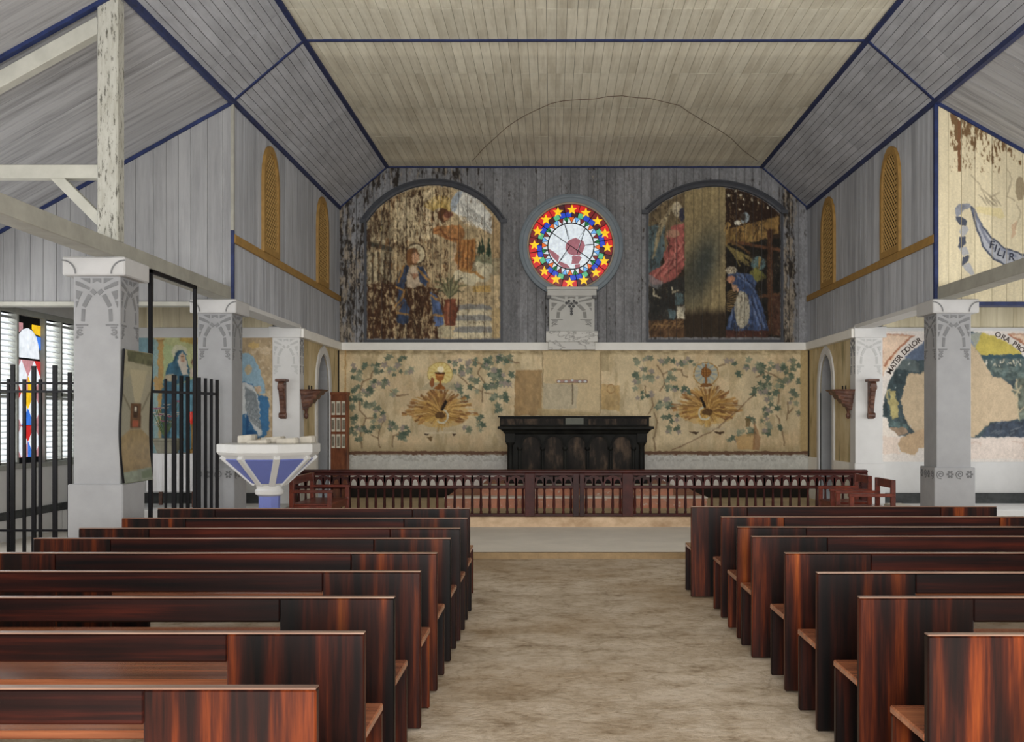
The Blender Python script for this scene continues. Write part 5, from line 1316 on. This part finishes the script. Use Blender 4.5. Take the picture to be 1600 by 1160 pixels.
# hanging printed panel on the pillar
cvb = Canvas(0, 54, 0, 212, 1.0, (150, 146, 124)); X, Y = cvb.X, cvb.Y
cvb.c *= (0.9 + 0.2 * fbm(X / 6, Y / 9, 4, 4))[..., None]
cvb.poly([(6, 0), (54, 0), (54, 22), (8, 18)], (86, 88, 66), 1, 0.4); cvb.poly([(12, 30), (44, 30), (36, 82), (22, 82)], (168, 160, 134)); cvb.poly([(0, 50), (14, 40), (24, 84), (20, 130), (0, 150)], (140, 138, 122)); cvb.poly([(54, 40), (44, 36), (34, 84), (38, 126), (54, 140)], (150, 146, 128))
cvb.line([(2, 70), (18, 96)], 2, (108, 104, 88)); cvb.line([(52, 66), (38, 96)], 2, (108, 104, 88))
cvb.poly([(18, 84), (36, 84), (38, 124), (18, 124)], (92, 66, 48), 1, 0.3); cvb.poly([(23, 88), (31, 88), (31, 108), (23, 108)], (52, 34, 28)); cvb.poly([(25, 90), (29, 90), (29, 97), (25, 97)], (190, 186, 170)); cvb.poly([(22, 112), (33, 112), (33, 122), (22, 122)], (150, 80, 60))
cvb.poly([(0, 140), (18, 126), (38, 126), (54, 140), (54, 192), (0, 196)], (140, 122, 88), 1, 0.15); cvb.poly([(0, 194), (54, 190), (54, 212), (0, 212)], (132, 140, 124), 1, 0.15); cvb.poly([(34, 196), (54, 192), (54, 206), (34, 208)], (104, 116, 92))
pb = empty('hanging_picture', (XL + 0.03, YA + 0.3, 0), 0, 'long buckled picture of a church interior hanging on the nearest left pillar', 'picture')
t = np.linspace(0, 1, 110); u = np.linspace(0, 1, 40)
U, T_ = np.meshgrid(u, t)
Zp = 2.42 - T_ * 1.30
bow = 0.02 * np.sin(T_ * math.pi) + 0.012
Yp = -0.32 + U * 0.74 - 0.13 * np.sin(T_ * math.pi) + 0.02 * np.sin(T_ * 2 * math.pi)
Xp = bow * (0.3 + 0.7 * np.cos(U * 1.2))
M_bn = painted('picture_print', 1.0, 0.35)
o = painted_sheet('print', Xp, Yp, Zp, cvb.sample(U * 54, T_ * 212), M_bn, pb)
sd = o.modifiers.new('thickness', 'SOLIDIFY'); sd.thickness = 0.012; sd.offset = -1
ed = MB(); ed.tube([(Xp[i, 0], Yp[i, 0], Zp[i, 0]) for i in range(0, 110, 6)], 0.012); ed.build('edge_binding', M_iron, pb)

# ------------------------------------------------------------------ font with blue panels
M_bluep = plain('periwinkle_paint', (106, 117, 180), 0.45, var=0.06, scale=3)
M_fontw = plain('font_white', (208, 208, 206), 0.5, var=0.04)
D_ = 12.45; kf = D_ / F
fo = empty('baptismal_font', (XX(421, D_), D_, 0.0), 0, 'octagonal font with tapering blue panels and white ribs beside the left pillar', 'font')
fz = lambda y: ZZ(y, D_)
Rt = 79 * kf; ROT = math.radians(-90 + 24)
oc = lambda prof, nm, m, bv=0.0: MB().lathe(prof, n=8, rot=ROT).build(nm, m, fo, bv)
oc([(Rt * 0.96, fz(710)), (Rt, fz(706)), (Rt, fz(694)), (Rt - 0.02, fz(693))], 'rim', M_fontw)
body = oc([(0.15, fz(760)), (Rt * 0.92, fz(711)), (Rt * 0.96, fz(708))], 'bowl', M_fontw)
for k in range(8):
    a, e = ROT + k * math.pi / 4, ROT + (k + 1) * math.pi / 4
    def pt(r, z, an): return Vector((r * math.cos(an), r * math.sin(an), z))
    R0, Z0, R1, Z1 = 0.19, fz(757), Rt * 0.9, fz(713)
    A, B_, C_, E = pt(R0, Z0, a), pt(R0, Z0, e), pt(R1, Z1, e), pt(R1, Z1, a)
    cen = (A + B_ + C_ + E) / 4; nrm = (B_ - A).cross(E - A).normalized()
    if nrm.dot(Vector((cen.x, cen.y, 0))) < 0: nrm = -nrm
    pin = [cen + (q_ - cen) * 0.84 for q_ in (A, B_, C_, E)]
    vs = [q_ - nrm * 0.02 for q_ in pin] + [q_ + nrm * 0.012 for q_ in pin]
    MB().add(vs, [(0,1,2,3),(4,5,6,7),(0,1,5,4),(1,2,6,5),(2,3,7,6),(3,0,4,7)]).build('blue_panel', M_bluep, body)
    # raised white ribs on the edges
    MB().bar(pt(R0 - 0.01, Z0, a) , pt(R1 + 0.012, Z1, a), 0.075, 0.05, pt(1, 0, a)).build('rib', M_fontw, body, 0.006)
MB().lathe([(0.13, fz(775)), (0.165, fz(772)), (0.175, fz(767)), (0.15, fz(763)), (0.16, fz(760)), (0.15, fz(757))], n=20).build('collar', M_fontw, fo, smooth=True)
oc([(0.128, 0.062), (0.128, fz(772))], 'stem', M_bluep)
oc([(0.26, 0.0), (0.26, 0.12), (0.16, 0.2)], 'foot', M_fontw)
M_rub = plain('broken_plaster', (190, 184, 172), 0.85, var=0.12, scale=12)
zt_ = fz(693)
for (x0, x1, h, yo, lab) in ((369, 396, .10, .1, 'chunky broken plaster block at the left edge of the font top'), (393, 428, .045, -.12, 'flat grey plaster slab in the middle of the font top'), (404, 438, .075, .2, 'tilted plaster slab at the back of the font top'), (438, 471, .065, -.1, 'white rounded plaster lump on the font top'), (466, 489, .085, .12, 'pale plaster brick at the right edge of the font top')):
    xa, xe = XX(x0, D_), XX(x1, D_); w = xe - xa; r = random.Random(x0)
    pts = [(-w/2, -.09), (-w*.2, -.12), (w*.4, -.10), (w/2, -.02), (w*.42, .1), (-w*.1, .12), (-w*.46, .07)]
    o = MB().prism([(a + r.uniform(-.012, .012), e + r.uniform(-.012, .012)) for a, e in pts], lambda u, v, d: (u, v, d + (0.018 * u / w if d > 0 else 0)), 0, h).build('plaster_fragment', M_rub, None, 0.012)
    o.location = ((xa + xe) / 2, D_ + yo, zt_); tag(o, lab, 'rubble', 'plaster fragments on the font')
# ------------------------------------------------------------------ altar
DA = 18.6; ka = DA / F
AXc = XX(900, DA)
al = empty('altar', (AXc, DA, 0.58), 0, 'black carved wooden altar with five pointed arch panels against the vine mural', 'altar')
ax = lambda x: XX(x, DA) - AXc
az = lambda y: ZZ(y, DA) - 0.58
MB().box(ax(797), ax(1003), 0.06, 0.85, 0, az(677)).build('body', M_altar, al)
MB().box(ax(778), ax(1021), -0.12, 0.85, az(671), az(666.5)).build('table_top', M_altar, al, 0.006)
mb = MB()
prof = [(0.0, az(679)), (-0.03, az(677)), (-0.05, az(674)), (-0.1, az(671))]
for (d0, z0), (d1, z1) in zip(prof[:-1], prof[1:]):
    mb.add([(ax(790) + d0, d0, z0), (ax(1010) - d0, d0, z0), (ax(1010) - d1, d1, z1), (ax(790) + d1, d1, z1), (ax(790) + d0, 0.8, z0), (ax(1010) - d0, 0.8, z0), (ax(1010) - d1, 0.8, z1), (ax(790) + d1, 0.8, z1)],
           [(0,1,2,3),(4,0,3,7),(1,5,6,2),(4,5,1,0)])
mb.build('cornice', M_altar, al)
MB().box(ax(779), ax(1018), 0.45, 0.85, az(666.5), az(651)).build('gradine', M_altar, al, 0.006)
MB().box(ax(776), ax(1021), 0.42, 0.85, az(652.5), az(650)).build('gradine_cap', M_altar, al, 0.004)
M_altg = plain('altar_dull_panel', (78, 80, 68), 0.5, var=0.15)
MB().box(ax(884), ax(913), 0.43, 0.46, az(664), az(653)).build('tabernacle_panel', M_altg, al, 0.003)
for x0, x1 in ((779, 880), (919, 1014)): MB().box(ax(x0 + 2), ax(x1), 0.438, 0.452, az(664), az(655)).build('gradine_panel', M_altarp, al)
MB().box(ax(788), ax(1012), 0.0, 0.3, 0, 0.1).build('base_moulding', M_altar, al, 0.01)
xs = [812, 848, 883, 918, 954, 990]
for a, e in zip(xs[:-1], xs[1:]):
    xm = (a + e) / 2; hw = (ax(e) - ax(a)) / 2 * 0.8; xc = ax(xm); zs = az(700); zp = az(683)
    def lancet(w, top, zb=0.1, n=7):
        pts = [(xc - w, zb), (xc - w, zs)]
        for i in range(1, n):
            tt = i / n; pts.append((xc - w * math.cos(tt * math.pi / 2) ** 0.8, zs + (top - zs) * math.sin(tt * math.pi / 2)))
        left = pts + [(xc, top)]
        return left + [(2 * xc - x, z) for x, z in left[::-1][1:]]
    MB().prism(lancet(hw, zp), lambda u, v, d: (u, d, v), 0.05, 0.062).build('arch_panel', M_altarp, al)
    o_ = lancet(hw * 1.2, zp + 0.05); i_ = lancet(hw, zp); n = len(o_)
    vs = [(u, 0.01, v) for u, v in o_] + [(u, 0.02, v) for u, v in i_] + [(u, 0.06, v) for u, v in o_] + [(u, 0.06, v) for u, v in i_]
    fs = []
    for k in range(n - 1): fs += [(k, k + 1, n + k + 1, n + k), (k, k + 1, 2*n + k + 1, 2*n + k), (n + k, n + k + 1, 3*n + k + 1, 3*n + k)]
    MB().add(vs, fs).build('arch_moulding', M_altar, al)
for x in xs: MB().lathe([(0.05, 0.1), (0.05, 0.16), (0.03, 0.2), (0.03, az(705)), (0.05, az(702)), (0.05, az(699))], (ax(x), 0.03, 0), 10).build('colonnette', M_altar, al)
for x in (797, 1003):
    MB().box(ax(x) - 0.09, ax(x) + 0.09, -0.02, 0.12, az(692), az(677)).build('capital_block', M_altar, al, 0.006)
    MB().lathe([(0.08, 0.1), (0.08, 0.2), (0.055, 0.24), (0.05, az(697)), (0.075, az(694)), (0.08, az(692))], (ax(x), 0.05, 0), 12).build('column', M_altar, al, smooth=True)
# coat bar of pale knobs on the wall above the altar
br = empty('wall_bar', P(894, 596, 19.97), 0, 'short brown wooden bar with pale discs fixed above the altar', 'wall bar')
MB().box(-0.3, 0.3, -0.02, 0.025, -0.03, 0.03).build('bar', M_board, br, 0.004)
for x in (-0.26, -0.12, 0.0, 0.15, 0.25): MB().prism([(x + 0.03 * math.cos(k * math.pi / 5), (0.02 if x == 0 else -0.005) + 0.024 * math.sin(k * math.pi / 5)) for k in range(10)], lambda u, v, d: (u, d, v), -0.028, -0.02).build('disc', M_white, br)

# ------------------------------------------------------------------ communion rail
DR = 16.12
ra = empty('altar_rail', (XX(905, DR), DR, 0.215), 0, 'long dark red turned wood altar rail with interlaced arches and a central gate', 'railing')
rx = lambda x: XX(x, DR) - XX(905, DR)
rz = lambda y: ZZ(y, DR) - 0.215
XLm, XRm = XL + 0.04 - XX(905, DR), XR - 0.04 - XX(905, DR)
ztp = 0.735; zmid = rz(761); zarch = rz(743)
MB().box(XLm, XRm, -0.07, 0.07, ztp - 0.05, ztp).build('top_rail', M_rail, ra, 0.012)
MB().box(XLm, XRm, -0.03, 0.03, ztp - 0.09, ztp - 0.05).build('frieze_rail', M_rail, ra, 0.004)
MB().box(XLm, XRm, -0.04, 0.04, zmid - 0.025, zmid + 0.02).build('middle_rail', M_rail, ra, 0.006)
MB().box(XLm, XRm, -0.03, 0.03, 0.0, 0.05).build('bottom_rail', M_rail, ra, 0.005)
BW = 0.135
bal = MB().lathe([(0.02, 0), (0.024, 0.03), (0.016, 0.05), (0.024, 0.12), (0.02, 0.24), (0.014, 0.36), (0.02, 0.385), (0.022, zmid - 0.07)], (0, 0, 0.045), 8).mesh('baluster', M_rail, smooth=True)
H = ztp - 0.09 - (zmid + 0.02)
tm = MB()       # tracery of two bays: two lancets under a round arch
def lanc(xc, w, zb, top, n=6):
    l = [(xc - w, zb)] + [(xc - w * math.cos(i / n * math.pi / 2) ** 0.9, zb + (top - zb) * math.sin(i / n * math.pi / 2)) for i in range(1, n)] + [(xc, top)]
    return l + [(2 * xc - x, z) for x, z in l[::-1][1:]]
for xc in (-BW / 2, BW / 2):
    lp = lanc(xc, BW * 0.33, 0, H * 0.62); n = len(lp); half = n // 2
    left = [(xc - BW / 2, 0)] + lp[:half + 1] + [(xc, H * 0.86), (xc - BW * 0.34, H * 0.86), (xc - BW / 2, H * 0.74)]
    right = lp[half:] + [(xc + BW / 2, 0), (xc + BW / 2, H * 0.74), (xc + BW * 0.34, H * 0.86), (xc, H * 0.86)]
    tm.prism(left, lambda u, v, d: (u, d, v), -0.014, 0.014); tm.prism(right, lambda u, v, d: (u, d, v), -0.014, 0.014)
for i in range(10):
    a, e = math.pi * i / 10, math.pi * (i + 1) / 10
    tm.bar((BW * 0.94 * math.cos(a), -0.018, H * 0.95 * math.sin(a)), (BW * 0.94 * math.cos(e), -0.018, H * 0.95 * math.sin(e)), 0.02, 0.018, (0, 1, 0))
for x in (-BW * 0.99, 0, BW * 0.99): tm.box(x - 0.012, x + 0.012, -0.014, 0.014, 0, H)
tracery = tm.mesh('arch_tracery', M_rail)
def run(x0, x1):
    n = max(1, round((x1 - x0) / (2 * BW))); w = (x1 - x0) / (2 * n)
    for i in range(n):
        o = link('arch_tracery', tracery, ra, (x0 + (2 * i + 1) * w, 0, zmid + 0.02)); o.scale = (w / BW, 1, 1)
    for i in range(2 * n + 1):
        link('baluster', bal, ra, (x0 + i * w if 0 < i < 2 * n else x0 + (0.03 if i == 0 else 2 * n * w - 0.03), 0, 0))
posts = [(820, 836), (895, 904.5), (905.5, 913), (972, 989)]
for a, e in posts: MB().box(rx(a), rx(e), -0.055, 0.055, 0, ztp - 0.05).build('post', M_rail, ra, 0.006)
for x in (XLm + 0.05, XRm - 0.05): MB().box(x - 0.05, x + 0.05, -0.05, 0.05, 0, ztp - 0.05).build('post', M_rail, ra, 0.006)
run(XLm + 0.1, rx(820)); run(rx(836), rx(895)); run(rx(913), rx(972)); run(rx(989), XRm - 0.1)

# ------------------------------------------------------------------ pews
PL, PWD, PH = 3.0, 0.55, 0.88
def board(x0, x1, y0, y1, z0, z1, m, bv=0.006): return MB().box(x0, x1, y0, y1, z0, z1).mesh('part', m, bv)
pm = {
 'back_end_board': board(0, PWD, 0, 0.045, 0, PH, M_pewv),
 'back_rail': board(PWD + 0.001, PL - PWD - 0.001, 0.006, 0.04, PH - 0.112, PH, M_pewh),
 'lower_back_rail': board(PWD + 0.001, PL - PWD - 0.001, 0.012, 0.036, 0.47, 0.52, M_pewh),
 'top_highlight': board(0.001, PL - 0.001, 0.001, 0.044, PH + 0.0005, PH + 0.007, M_edge_glint, 0.002),  # thin added strip; its colour is the highlight on the top face
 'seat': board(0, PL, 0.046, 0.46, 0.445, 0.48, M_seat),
 'front_leg_board': board(0, PWD * 0.62, 0.41, 0.45, 0, 0.444, M_pewv),
 'seat_apron': board(PWD * 0.62, PL - PWD * 0.62, 0.415, 0.44, 0.36, 0.444, M_pewh),
}
for k, me in pm.items(): me.name = k
ordn = ['first', 'second', 'third', 'fourth', 'fifth', 'sixth', 'seventh', 'eighth', 'ninth']
def pew(x, y, lab, grp):
    t = empty('pew', (x, y, 0), 0, lab, 'pew', grp)
    link('back_end_board', pm['back_end_board'], t); link('back_end_board', pm['back_end_board'], t, (PL - PWD, 0, 0))
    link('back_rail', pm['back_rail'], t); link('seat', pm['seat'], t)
    link('front_leg_board', pm['front_leg_board'], t); link('front_leg_board', pm['front_leg_board'], t, (PL - PWD * 0.62, 0, 0))
    link('seat_apron', pm['seat_apron'], t); link('top_highlight', pm['top_highlight'], t)
    return t
kp = (HC - PH) * F
for i, (xr, y) in enumerate(((734, 796), (734, 811), (719, 827), (704, 843), (683, 866), (657, 895), (616, 936), (569, 992), (494, 1079))):
    D = kp / (y - VY); xe = XX(xr, D) if i != 1 else -0.735
    pew(xe - PL, D, 'dark red wooden pew left of the aisle, %s row from the altar rail' % ordn[i] if i < 8 else 'dark red wooden pew left of the aisle, nearest row at the bottom of the view', 'pews left of the aisle')
for i, (xl, y) in enumerate(((1080, 793), (1127, 809), (1152, 825), (1175, 840), (1227, 866), (1277, 897), (1343, 936), (1450, 995))):
    D = kp / (y - VY)
    pew(XX(xl, D), D, 'dark red wooden pew right of the aisle, %s row from the altar rail' % ordn[i] if i < 7 else 'dark red wooden pew right of the aisle, nearest row at the lower right corner', 'pews right of the aisle')

# ------------------------------------------------------------------ armchairs and settee beside the rail
def armchair(x, y, s, w, d, lab, cat):
    """seat facing +x when s = 1; back along x = 0, width w along y"""
    t = empty('wooden_settee' if cat == 'settee' else 'armchair', (x, y, 0.062), 0, lab, cat)
    B = lambda x0, x1, y0, y1, z0, z1: MB().box(min(s * x0, s * x1), max(s * x0, s * x1), y0, y1, z0, z1)
    for yy in (0, w - 0.06):
        B(0, 0.06, yy, yy + 0.06, 0, 0.86).build('back_post', M_chair, t, 0.005); B(d - 0.06, d, yy, yy + 0.06, 0, 0.66).build('front_leg', M_chair, t, 0.005)
        B(0.0, d + 0.01, yy - 0.005, yy + 0.065, 0.63, 0.675).build('armrest', M_chair, t, 0.006)
        B(0.06, d - 0.06, yy + 0.012, yy + 0.048, 0.38, 0.45).build('side_rail', M_chair, t, 0.004)
    B(0.008, 0.045, 0.06, w - 0.06, 0.745, 0.86).build('back_panel', M_chair, t, 0.005)
    B(0.03, d - 0.01, 0.03, w - 0.03, 0.45, 0.478).build('seat', M_chair, t, 0.005)
    B(d - 0.05, d - 0.02, 0.06, w - 0.06, 0.36, 0.45).build('front_rail', M_chair, t, 0.004)
    return t
armchair(-3.74, 14.55, 1, 1.3, 0.6, 'reddish wooden settee with open arms at the left end of the altar rail', 'settee')
armchair(4.64, 14.85, -1, 0.72, 0.6, 'reddish wooden armchair closer to the rail on the right side', 'armchair')
armchair(4.64, 13.83, -1, 0.72, 0.62, 'reddish wooden armchair nearer the right pews with a square open back', 'armchair')
# low cupboard top by the right chairs
o = MB().box(XX(1402, 14.6), XX(1432, 14.6), 14.6, 15.2, 0.062, ZZ(789, 14.9)).build('stone_block', M_rub, None, 0.02)
tag(o, 'low pale stone block on the floor beside the right stencilled pillar', 'block')

# ------------------------------------------------------------------ carved brackets
def corbel(x, D, lab):
    t = empty('scroll_bracket', P(x, 655, D), 0, lab, 'bracket')
    k = D / F
    prof = [(0.0, 0.0), (-0.05, 0.005), (-0.07, 0.04), (-0.06, 0.08), (-0.035, 0.11), (-0.05, 0.2), (-0.085, 0.32), (-0.13, 0.44), (-0.17, 0.52), (-0.175, 0.58), (-0.14, 0.61), (0.0, 0.61)]
    MB().prism(prof, lambda u, v, d: (d, u, v), -0.05, 0.05).build('scroll', M_carved, t, 0.006)
    MB().box(-0.09, 0.09, -0.2, 0.0, 0.61, 0.655).build('shelf', M_carved, t, 0.008)
    for z in (0.06, 0.52): MB().lathe([(0.03, -0.058), (0.045, -0.058), (0.045, 0.058), (0.03, 0.058)], n=10).build('volute', M_carved, t).matrix_local = Matrix.Translation((0, -0.05 if z < .1 else -0.125, z)) @ Matrix.Rotation(math.pi / 2, 4, 'Y')
    lf = MB()
    for i in range(5): lf.bar((0, -0.06 - 0.022 * i, 0.18 + 0.07 * i), (0, -0.075 - 0.022 * i, 0.24 + 0.07 * i), 0.07, 0.016, (0, 1, 0))
    lf.build('leaf_carving', M_carved, t, 0.004)
corbel(443, YC, 'carved scroll bracket on the left white pilaster'); corbel(1360, YC, 'carved scroll bracket on the right white pilaster')
def console(s, lab):
    X0 = XL if s < 0 else XR
    t = empty('wall_console', (X0, 17.1, ZZ(655, 17.1)), 0, lab, 'wall shelf')
    dr = -s
    H_ = 0.49
    lev = [(0.37, 0.24, H_ - 0.03, H_), (0.33, 0.21, H_ - 0.09, H_ - 0.03), (0.27, 0.17, H_ - 0.16, H_ - 0.09), (0.21, 0.13, H_ - 0.23, H_ - 0.16), (0.14, 0.09, H_ - 0.29, H_ - 0.23), (0.09, 0.06, H_ - 0.34, H_ - 0.29)]
    for i, (p, w, z0, z1) in enumerate(lev):
        p2 = lev[min(i + 1, 5)][0] if i < 5 else 0.05; w2 = lev[min(i + 1, 5)][1] if i < 5 else 0.035
        q_ = 0.93
        vs = [(0, -w * q_, z0), (dr * (p2 + p) / 2, -(w2 + w) / 2 * 0.9, z0), (dr * (p2 + p) / 2, (w2 + w) / 2 * 0.9, z0), (0, w * q_, z0), (0, -w, z1), (dr * p, -w, z1), (dr * p, w, z1), (0, w, z1)]
        MB().add(vs, [(3,2,1,0),(4,5,6,7),(0,1,5,4),(1,2,6,5),(2,3,7,6),(3,0,4,7)]).build('shelf' if i == 0 else 'moulding', M_carved, t)
    MB().lathe([(0.012, -0.0), (0.035, 0.03), (0.04, 0.07), (0.02, 0.11), (0.04, 0.16)], (dr * 0.05, 0, 0), 10).build('pendant', M_carved, t, smooth=True)
    for y in (-0.1, 0.08): MB().lathe([(0.012, 0), (0.012, 0.06), (0.004, 0.07)], (dr * 0.12, y, H_), 6).build('peg', M_iron, t)
console(-1, 'stepped wooden wall shelf with pendant beside the left doorway'); console(1, 'stepped wooden wall shelf with pendant beside the right doorway')

# ------------------------------------------------------------------ notice board
nbd = empty('notice_board', (XX(529, 19.2), 19.2, 0.22), math.radians(-9), 'tall brown wooden notice board with nine paper cards by the left doorway', 'notice board')
W_ = 0.34; zt2 = ZZ(613, 19.2) - 0.22; 
MB().box(-W_/2, W_/2, 0, 0.12, 0.0, zt2).build('cabinet', M_board, nbd, 0.006)
MB().box(-W_/2 - 0.01, W_/2 + 0.01, -0.025, 0.13, zt2 - 0.05, zt2).build('head_rail', M_board, nbd, 0.004)
for x in (-W_/2, W_/2 - 0.035): MB().box(x, x + 0.035, -0.02, 0.0, 0, zt2 - 0.05).build('stile', M_board, nbd, 0.003)
M_paper = plain('card_paper', (214, 206, 186), 0.8, var=0.04); M_ink = plain('card_picture', (132, 124, 108), 0.8, var=0.3, scale=30)
for r_ in range(3):
    for c_ in range(3):
        x = -0.105 + c_ * 0.105; z = zt2 - 0.3 - r_ * 0.31
        cd = MB().box(x - 0.04, x + 0.04, -0.012, 0.0, z - 0.13, z + 0.13).build('card', M_paper, nbd)
        MB().box(x - 0.024, x + 0.024, -0.014, -0.012, z - 0.09, z + 0.09).build('card_picture', M_ink, cd)

# ------------------------------------------------------------------ left chapel: shrine table with flowers
M_cloth = plain('white_cloth', (224, 224, 226), 0.85, var=0.04, scale=3)
M_stone = plain('gray_stone_trough', (140, 138, 122), 0.8, var=0.2, scale=9)
DT = 16.3
tb = empty('shrine_table', (XX(275, DT), DT, 0.36), 0, 'small table under a white cloth below the robed figure mural', 'table')
wt = XX(312, DT) - XX(238, DT)
MB().box(-wt/2, wt/2, -0.2, 0.3, ZZ(712, DT) - 0.38, ZZ(709, DT) - 0.36).build('table_top', M_carved, tb)
pts = []
n = 28
cl = MB(); vs = []; 
for i in range(n + 1):
    x = -wt/2 - 0.01 + (wt + 0.02) * i / n; rp_ = 0.014 * math.sin(i * 1.3)
    vs += [(x, -0.215, ZZ(709, DT) - 0.358), (x, -0.22 + rp_, 0.25)]
cl.add(vs, [(2*i, 2*i+2, 2*i+3, 2*i+1) for i in range(n)]); cl.box(-wt/2 - 0.01, wt/2 + 0.01, -0.215, 0.3, ZZ(709, DT) - 0.36, ZZ(709, DT) - 0.354)
cl.build('cloth', M_cloth, tb)
for x in (-wt/2 + 0.04, wt/2 - 0.04):
    for y in (-0.15, 0.25): MB().box(x - 0.025, x + 0.025, y - 0.025, y + 0.025, 0, ZZ(712, DT) - 0.38).build('leg', M_carved, tb)
tr = empty('stone_trough', (XX(262, 16.25), 16.25, ZZ(709, DT) + 0.006), 0, 'grey stone trough planter on the cloth covered table', 'planter')
MB().add([(-.13,-.1,0),(.13,-.1,0),(.13,.1,0),(-.13,.1,0),(-.19,-.13,.2),(.19,-.13,.2),(.19,.13,.2),(-.19,.13,.2)], [(3,2,1,0),(4,5,6,7),(0,1,5,4),(1,2,6,5),(2,3,7,6),(3,0,4,7)]).build('trough', M_stone, tr, 0.01)
MB().box(-.21, .21, -.15, .15, .2, .24).build('rim', M_stone, tr, 0.008)
bq = empty('flower_bouquet', (XX(258, 16.25), 16.25, ZZ(709, DT) + 0.256), 0, 'bouquet of white and pink flowers standing in the stone trough', 'flowers')
M_leafm = plain('leaf_green', (96, 116, 78), 0.6, var=0.2); M_fw = plain('petal_white', (226, 222, 216), 0.7); M_fp = plain('petal_pink', (206, 140, 170), 0.7)
r = random.Random(12)
for i in range(26):
    a = r.uniform(0, 6.28); rad = r.uniform(0.02, 0.16); h = r.uniform(0.18, 0.58)
    top = Vector((rad * math.cos(a) * (1 + h), rad * math.sin(a) * 0.6, h))
    sg = MB().tube([(0, 0, 0), (top.x * 0.6, top.y * 0.6, h * 0.55), top], 0.005, 4).build('stem', M_leafm, bq)
    fl_ = MB(); 
    for k in range(6):
        an = k * math.pi / 3 + a; d = Vector((math.cos(an), math.sin(an) * 0.7, 0.35)) * 0.07
        sd_ = Vector((-math.sin(an), math.cos(an), 0)) * 0.03
        fl_.add([top, top + d * 0.6 + sd_, top + d, top + d * 0.6 - sd_, top + Vector((0, 0, 0.02))], [(0, 1, 4), (1, 2, 4), (2, 3, 4), (3, 0, 4)])
    fl_.build('blossom', M_fp if (i % 3 == 0) else M_fw, sg)
M_redl = plain('red_lamp_glass', (226, 60, 44), 0.3, var=0.05)
vl = empty('votive_lamp', (XX(301, 16.3), 16.3, ZZ(709, DT) + 0.006), 0, 'tall red votive lamp on the cloth covered table behind the gate', 'lamp')
MB().lathe([(0.05, 0), (0.05, 0.05), (0.02, 0.08), (0.02, 0.42), (0.045, 0.46)], n=12).build('stand', M_ochre, vl, smooth=True)
MB().lathe([(0.03, 0.46), (0.055, 0.52), (0.055, 0.64), (0.045, 0.66)], n=12).build('glass_cup', M_redl, vl, smooth=True)

# ------------------------------------------------------------------ lettering painted on the walls
M_let = plain('brown_lettering', (70, 58, 52), 0.8, var=0.1)
M_let2 = plain('slate_lettering', (52, 56, 70), 0.8, var=0.1)
def letter(ch, loc, size, ang, m, parent, shear=0.0):
    cu = bpy.data.curves.new('letter', 'FONT'); cu.body = ch; cu.size = size; cu.extrude = 0.002; cu.align_x = 'CENTER'; cu.shear = shear; cu.offset = size * 0.012
    cu.resolution_u = 3
    tmp = bpy.data.objects.new('tmp', cu); col.objects.link(tmp)
    dg = bpy.context.evaluated_depsgraph_get()
    me = bpy.data.meshes.new_from_object(tmp.evaluated_get(dg)); bpy.data.objects.remove(tmp, do_unlink=True)
    me.materials.append(m) if not me.materials else None
    me.materials.clear(); me.materials.append(m)
    o = link('letter', me, parent)
    o.matrix_local = Matrix.Translation(loc) @ Matrix.Rotation(ang, 4, 'Y') @ Matrix.Rotation(math.pi / 2, 4, 'X')
    return o
wc = bpy.data.objects['wall_chapel_right']
def arc_text(s, a0, step, r_):
    a = a0
    for ch in s:
        if ch != ' ':
            x = 1370 + (540 + r_ * math.cos(math.radians(a))) / 3.865; y = 500 + (565 - r_ * math.sin(math.radians(a))) / 3.865
            p = P(x, y, YC); letter(ch, (p.x, YC + 0.033, p.z), 0.125, math.radians(90 - a), M_let, wc)
        a -= step * (1.35 if ch in 'MO' else 1.0) * (0.8 if ch == ' ' else 1)
arc_text('MATER DOLOR', 150.8, 2.62, 508)
arc_text('ORA PRO', 67.5, 3.1, 500)
we_ = bpy.data.objects['wall_aisle_end_right']
for ch, x, y, a in (('F', 350, 800, 12), ('I', 368, 818, 14), ('L', 388, 838, 16), ('I', 410, 852, 14), ('R', 452, 862, 5)):
    p = P(1440 + x / 3.225, 140 + y / 3.225, Y1); letter(ch, (p.x, Y1 - 0.006, p.z), 0.14, math.radians(a), M_let2, we_)
